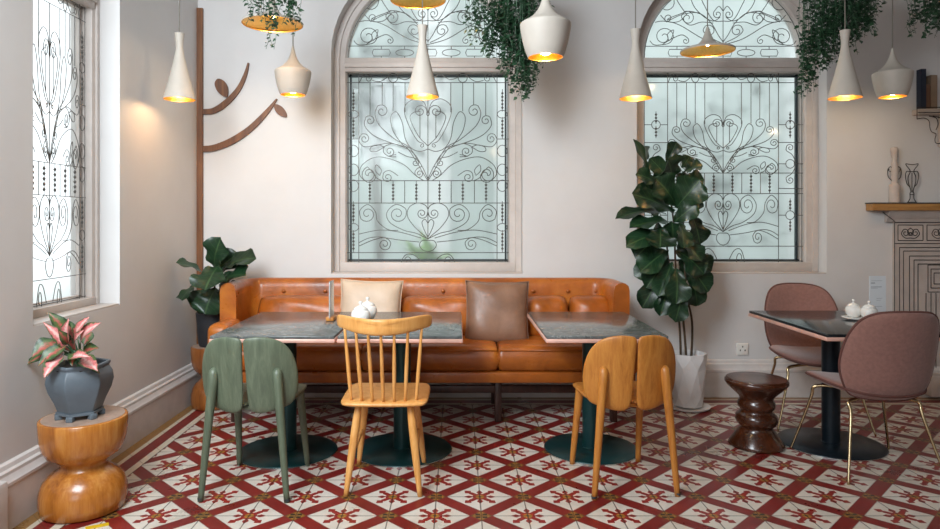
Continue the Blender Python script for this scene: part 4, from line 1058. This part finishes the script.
pendant('dish', 'wide dish pendant lamp in front of the fig window arch', 707.5, 51.5, 56)
pendant('cone', 'white conical pendant lamp in front of a lush trailing plant', 845, 98, 36)
pendant('urn', 'white urn-shaped pendant lamp near the wall shelf', 892.5, 97, 43)

# ------------------------------------------------------------------ wooden tree on the back wall
tr = thing('wall_tree_decoration', 'brown wooden cut-out tree with leafy branches in the room corner', 'wall decoration', (at(198, 200, WB-0.02).x, WB, 0))
o_ = Vector(tr.location)
zt = at(0, 8, WB-0.02).z
mesh('trunk', *boxg((0, -0.014, zt/2+0.15), (0.070, 0.024, zt-0.3), 0.002), M['decalwood'], tr, smooth=False)
def ribbon(pts, name):
    P = cr([(p[0], p[1], p[2]) for p in pts], 8); n = len(P); V = []; Fc = []
    W = [at(p[0], p[1], WB-0.012) for p in P]
    for i, p in enumerate(P):
        t = (W[min(i+1, n-1)]-W[max(i-1, 0)]).normalized(); nr = Vector((-t.z, 0, t.x)); hw_ = p[2]/F*WB/2
        for y in (-0.022, -0.004):
            for s_ in (1, -1):
                q = W[i]+nr*hw_*s_-o_; V.append((q.x, y, q.z))
    for i in range(n-1):
        a, b = i*4, (i+1)*4
        Fc += [(a, a+1, b+1, b), (a+2, b+2, b+3, a+3), (a, b, b+2, a+2), (a+1, a+3, b+3, b+1)]
    Fc += [(0, 2, 3, 1), ((n-1)*4, (n-1)*4+1, (n-1)*4+3, (n-1)*4+2)]
    return mesh(name, V, Fc, M['decalwood'], tr, smooth=False)
def wleaf(pts):
    C = cr([(a, b) for a, b in pts], 5, True)
    W = [at(p.x, p.y, WB-0.012)-o_ for p in C]
    n = len(W); V = [(q.x, -0.022, q.z) for q in W]+[(q.x, -0.004, q.z) for q in W]
    mesh('leaf', V, [tuple(range(n)), tuple(range(2*n-1, n-1, -1))]+[(k, (k+1) % n, n+(k+1) % n, n+k) for k in range(n)], M['decalwood'], tr, smooth=False)
ribbon([(200, 149, 6), (214, 148, 6.2), (232, 141, 6.5), (250, 129, 5.8), (266, 113, 4.5), (277, 99, 1.2)], 'branch')
ribbon([(200, 111.5, 5), (213, 111, 5.5), (226, 103, 5.8), (238, 90, 4.6), (245, 76, 3.4), (248.6, 63, 1.4)], 'branch')
wleaf([(227, 97), (219, 93), (215, 84.5), (218, 79), (224, 81), (228, 88)])
wleaf([(274.5, 104.5), (281, 106), (286, 112), (286.5, 117), (280, 115.5), (275.5, 111)])

# ------------------------------------------------------------------ table-top things
def sugar_jar(label, loc, k=1.0, grp=None):
    r_ = thing('sugar_jar', label, 'jar', loc, 0, grp)
    mesh('body', *latheg([(0, 0), (0.030*k, 0), (0.034*k, 0.004*k), (0.047*k, 0.024*k), (0.050*k, 0.042*k), (0.046*k, 0.060*k), (0.036*k, 0.070*k), (0, 0.071*k)], 32), M['ceramic'], r_)
    mesh('lid', *latheg([(0.037*k, 0.069*k), (0.038*k, 0.072*k), (0.030*k, 0.082*k), (0.012*k, 0.090*k), (0.006*k, 0.093*k), (0.005*k, 0.098*k), (0.010*k, 0.103*k), (0.010*k, 0.110*k), (0.005*k, 0.114*k), (0, 0.1145*k)], 32), M['ceramic'], r_)
    return r_
ZT = 0.7355
def on_table(px, d, z=ZT): return ((px-VX)/F*d, d, z)
sugar_jar('white lidded sugar jar, nearer of the pair behind the spindle-back chair', on_table(360.5, 3.84), 1.10)
sugar_jar('white lidded sugar jar, farther of the pair behind the spindle-back chair', on_table(367.5, 4.02), 1.14)
sp = thing('teaspoon', 'small dark spoon lying beside the white sugar jars', 'spoon', on_table(371, 3.88), 0.6)
mesh('handle', *tubeg([(-0.04, 0, 0.006), (0.0, 0, 0.004), (0.03, 0, 0.005)], [0.0025, 0.002, 0.003], 6), M['black_metal'], sp)
mesh('bowl', *padg([(0.045+0.018*math.cos(a*PI/8), 0.012*math.sin(a*PI/8)) for a in range(16)], 0.004, lambda a, b, t: (a, b, 0.005+t), 3), M['black_metal'], sp)
d_ = thing('serving_dish', 'white oblong dish under the two jars on the black table', 'dish', on_table(860, 3.99))
ol_ = cr([(-.08, -.045), (0, -.05), (.08, -.045), (.09, 0), (.08, .045), (0, .05), (-.08, .045), (-.09, 0)], 4, True)
mesh('plate', *padg([(q.x, q.y) for q in ol_], 0.008, lambda a, b, t: (a, b, 0.005+1.2*max(0, abs(a)-.05)**2*4+t), 3), M['ceramic'], d_)
mesh('rim', *tubeg([(q.x, q.y, 0.012) for q in ol_]+[(ol_[0].x, ol_[0].y, 0.012)], 0.004, 6), M['ceramic'], d_)
sugar_jar('white lidded jar on the white dish, farther from the pink chair back', on_table(853.5, 4.03, ZT+0.0095), 0.92)
sugar_jar('white lidded jar on the white dish, half hidden by the pink chair back', on_table(869.0, 3.955, ZT+0.0095), 0.92)
# printed card in a stand on the black table
mc = thing('menu_card', 'printed white card standing on the black-topped table', 'menu', on_table(877.5, 4.12), 0.12)
mesh('card', *boxg((0, 0, 0.125), (0.112, 0.003, 0.245), 0.001), M['card'], mc, smooth=False)
mesh('card_foot', *boxg((0, 0, 0.006), (0.12, 0.05, 0.011), 0.003), M['acrylic'], mc)
g = G()
for z, x0, x1, h in ((0.218, -.042, .03, .0016), (0.204, -.045, -.018, .005), (0.18, -.045, .026, .0035), (0.172, -.045, .0, .0016), (0.11, -.01, .03, .0016), (0.098, -.01, .02, .0016), (0.06, -.04, .03, .0016)):
    g.box(((x0+x1)/2, -0.0019, z), (x1-x0, 0.0006, h))
g.obj('print', plain('grey_print', '#8d949a', 0.6), mc, smooth=False)
ms = thing('menu_stand', 'clear acrylic menu stand on a wooden block, edge-on, on the table behind the green chair', 'menu stand', on_table(331.5, 3.96), math.radians(90))
mesh('card_holder', *boxg((0, 0, 0.125), (0.135, 0.006, 0.215), 0.002), M['acrylic'], ms)
mesh('insert', *boxg((0, 0.0, 0.125), (0.125, 0.0015, 0.205)), M['card'], ms, smooth=False)
mesh('wooden_base', *boxg((0, 0, 0.012), (0.11, 0.045, 0.023), 0.004), M['oak'], ms)

# ------------------------------------------------------------------ fireplace drawn in line on the wall, mantel, shelf
fx0 = at(896.5, 0, 5.0).x
FW = 1.5
fr = thing('fireplace', 'cream mantelpiece outlined in black lines with a wooden shelf, against the back wall', 'fireplace', (fx0+FW/2, WB-0.002, 0))
def ZF(y, d=WB-0.05): return at(0, y, d).z
zs0, zs1 = at(0, 210.6, 4.96).z, at(0, 203.6, 4.96).z
mxl = at(872, 0, 4.97).x-(fx0+FW/2)
mesh('mantel_shelf', *boxg(((mxl+FW/2+0.15)/2, -0.045, (zs0+zs1)/2), (FW/2+0.15-mxl, 0.09, zs1-zs0), 0.004), M['mantelwood'], fr, smooth=False)
mesh('shelf_edge', *boxg(((mxl+FW/2+0.15)/2, -0.045, zs1+0.004), (FW/2+0.160-mxl, 0.094, 0.009), 0.002), M['darkpot'], fr, smooth=False)
zb1 = ZF(222)
mesh('cornice', *sweepg([(-FW/2-0.06, 0), (FW/2, 0)], [(0, zb1), (-0.028, zb1), (-0.034, zb1+.02), (-0.05, zb1+0.04), (-0.062, zs0-0.012), (-0.068, zs0), (0, zs0)]), M['plaster'], fr, sharp=20)
mesh('surround', *boxg((0, -0.010, zb1/2), (FW, 0.02, zb1), 0.002), M['plaster'], fr, smooth=False)
g = G()
def ln(px0, y0_, px1, y1_, dd=WB-0.024, r_=0.0030):
    a, b = at(px0, y0_, dd), at(px1, y1_, dd); o2 = Vector(fr.location); g.tube([a-o2, b-o2], r_, 4)
ln(894.5, 222.5, 894.5, 396); ln(894.5, 222.5, 960, 222.5); ln(894.5, 243.5, 960, 243.5)
for k, (x, y) in enumerate(((899.5, 247.5), (903.5, 251), (909.5, 256), (914, 260), (918, 264))):
    ln(x, y, x, 396); ln(x, y, 965, y)
for x0, x1 in ((898, 923), (927, 955)):
    ln(x0, 225, x1, 225); ln(x0, 240.5, x1, 240.5); ln(x0, 225, x0, 240.5); ln(x1, 225, x1, 240.5)
    c_ = (x0+x1)/2
    for q in (-1, 1):
        for cc in (curl([(c_, 238), (c_+q*5, 238), (c_+q*9, 234), (c_+q*7, 229.5)], (c_+q*5, 233), 3, -1.2*q), curl([(c_, 228), (c_+q*3, 231), (c_+q*2, 235)], (c_+q*0.5, 233.5), 2, 1.0*q)):
            o2 = Vector(fr.location); g.tube([at(p[0], p[1], WB-0.024)-o2 for p in cc], 0.003, 4)
for i in range(3): ln(928+i*3, 265+i*4, 928+i*3, 292-i*4); ln(928+i*3, 265+i*4, 965, 265+i*4); ln(928+i*3, 292-i*4, 965, 292-i*4)
for x in (926, 931, 936): ln(x, 293, x, 396)
ln(882, 211.5, 895, 221.5, WB-0.06)
g.obj('line_drawing', M['dark'], fr)
mesh('hearth_block', *boxg((0.12, -0.06, 0.1), (FW-0.2, 0.10, 0.16), 0.01), M['plaster'], fr)
zm = zs1+0.009
# candlestick and outlined urn on the mantel
cs = thing('candlestick', 'pale turned wooden candlestick with drawn handles on the mantel shelf', 'candlestick', ((894.5-VX)/F*5.005, 5.005, zm))
kk = 5.0/F
pr = [(0, 0), (5.0, 0), (5.0, 17), (4.4, 18), (3.0, 19), (2.4, 21), (3.6, 23.5), (2.6, 26), (3.8, 30), (3.2, 34), (2.2, 42), (2.0, 44), (3.0, 46), (2.8, 49), (3.4, 51), (3.4, 54), (2.2, 55.5), (0, 55.8)]
mesh('turned_column', *latheg([(a*kk, b*kk) for a, b in pr], 28), M['plaster'], cs, sharp=50)
for q in (-1, 1):
    h_ = curl([(q*2.6, 0, 22), (q*6, 0, 26)][:0] or [(q*2.6, 22), (q*6.2, 26), (q*6.6, 33), (q*4.2, 36)], (q*4.6, 33), 2, 0.9*q)
    mesh('handle', *tubeg([(p[0]*kk, 0, p[1]*kk) for p in h_], 0.003, 5), M['dark'], cs)
ur = thing('wire_urn', 'black outlined two-handled urn on the mantel shelf beside the candlestick', 'ornament', ((912-VX)/F*5.01, 5.01, zm))
g = G()
def ul(pts): g.tube([(p[0]*kk, 0, p[1]*kk) for p in cr([(a, b) for a, b in pts], 5)], 0.0032, 5)
for q in (-1, 1):
    ul([(q*4.6, 0), (q*2.0, 4), (q*2.0, 9), (q*1.2, 12), (q*3.6, 20), (q*3.8, 26), (q*2.0, 30), (q*2.4, 33), (q*5.6, 37), (q*6.2, 39)])
    ul([(q*2.0, 31), (q*5.5, 31), (q*6.5, 26), (q*5, 19), (q*2.6, 16)])
ul([(-4.6, 0.3), (4.6, 0.3)]); ul([(-2, 8), (2, 8)]); ul([(-2.2, 31), (2.2, 31)]); ul([(-6.2, 39), (0, 38), (6.2, 39)]); ul([(0, 10), (0, 30)])
g.obj('outline', M['dark'], ur)

# wall shelf with an outlined bracket and books
sx0 = at(920, 0, 4.96).x; zsh = at(0, 107, 4.9).z
sh = thing('wall_shelf', 'pale wall shelf with a black outlined scroll bracket, holding books', 'shelf', (sx0, WB, zsh))
mesh('board', *boxg((0.40, -0.04, -0.020), (0.80, 0.08, 0.04), 0.004), M['plaster'], sh, smooth=False)
mesh('bracket', *boxg((0.34, -0.015, -0.16), (0.30, 0.03, 0.24), 0.01), M['plaster'], sh)
g = G(); o2 = Vector(sh.location)
def sl(pts, dd): g.tube([at(p[0], p[1], dd)-o2 for p in cr([(a, b) for a, b in pts], 4)], 0.0032, 4)
sl([(917, 107.3), (930, 107.3), (960, 107.3)], WB-0.084); sl([(917, 107.3), (917, 119)], WB-0.084); sl([(918, 112.5), (940, 112.5), (960, 112.5)], WB-0.084)
sl([(917, 119), (924, 118), (929, 121), (930, 128), (932, 132), (936, 134), (935, 139), (936, 143), (942, 143.5)], WB-0.034)
sl([(929, 116), (936, 118), (938, 124), (936, 130)], WB-0.034); sl([(933, 116), (942, 119), (944, 128)], WB-0.034)
g.obj('line_drawing', M['dark'], sh)
def book(label, x, w_, h_, d_, mat):
    r_ = thing('book', label, 'book', (sx0+x, WB-0.004-d_/2, zsh), 0, None)
    g = G(); g.box((-w_/2+0.002, 0, h_/2), (0.004, d_, h_), 0.001); g.box((w_/2-0.002, 0, h_/2), (0.004, d_, h_), 0.001); g.box((0, -d_/2+0.002, h_/2), (w_, 0.004, h_), 0.0015)
    g.obj('cover', mat, r_, smooth=False)
    mesh('pages', *boxg((0, 0.002, h_/2), (w_-0.008, d_-0.01, h_-0.008)), M['paper'], r_, smooth=False)
book('tall navy book at the near end of the wall shelf', 0.050, 0.036, 0.300, 0.055, M['navy'])
book('short brown book beside the navy book on the wall shelf', 0.086, 0.034, 0.185, 0.05, M['brownbook'])
book('tan book third along the wall shelf', 0.130, 0.050, 0.255, 0.05, M['tanbook'])

# ------------------------------------------------------------------ small details
ot = thing('wall_socket', 'white double wall socket low on the back wall', 'socket', at(742, 349, WB-0.001))
mesh('plate', *boxg((0, -0.006, 0), (0.088, 0.012, 0.088), 0.004), M['outlet'], ot)
for q in ((-.018, -.008), (.018, -.008), (0, .020)):
    mesh('pin_hole', *boxg((q[0], -0.0125, q[1]), (0.007, 0.002, 0.012)), M['dark'], ot, smooth=False)
tp = mesh('floor_tape', *boxg((0, 0, 0.001), (0.09, 0.03, 0.002)), M['yellow'], smooth=False)
tp.location = (-1.555, 2.90, 0.0005); tp.rotation_euler = (0, 0, 0.5)
tag(tp, 'short strip of yellow tape on the floor by the near stump table', 'tape')
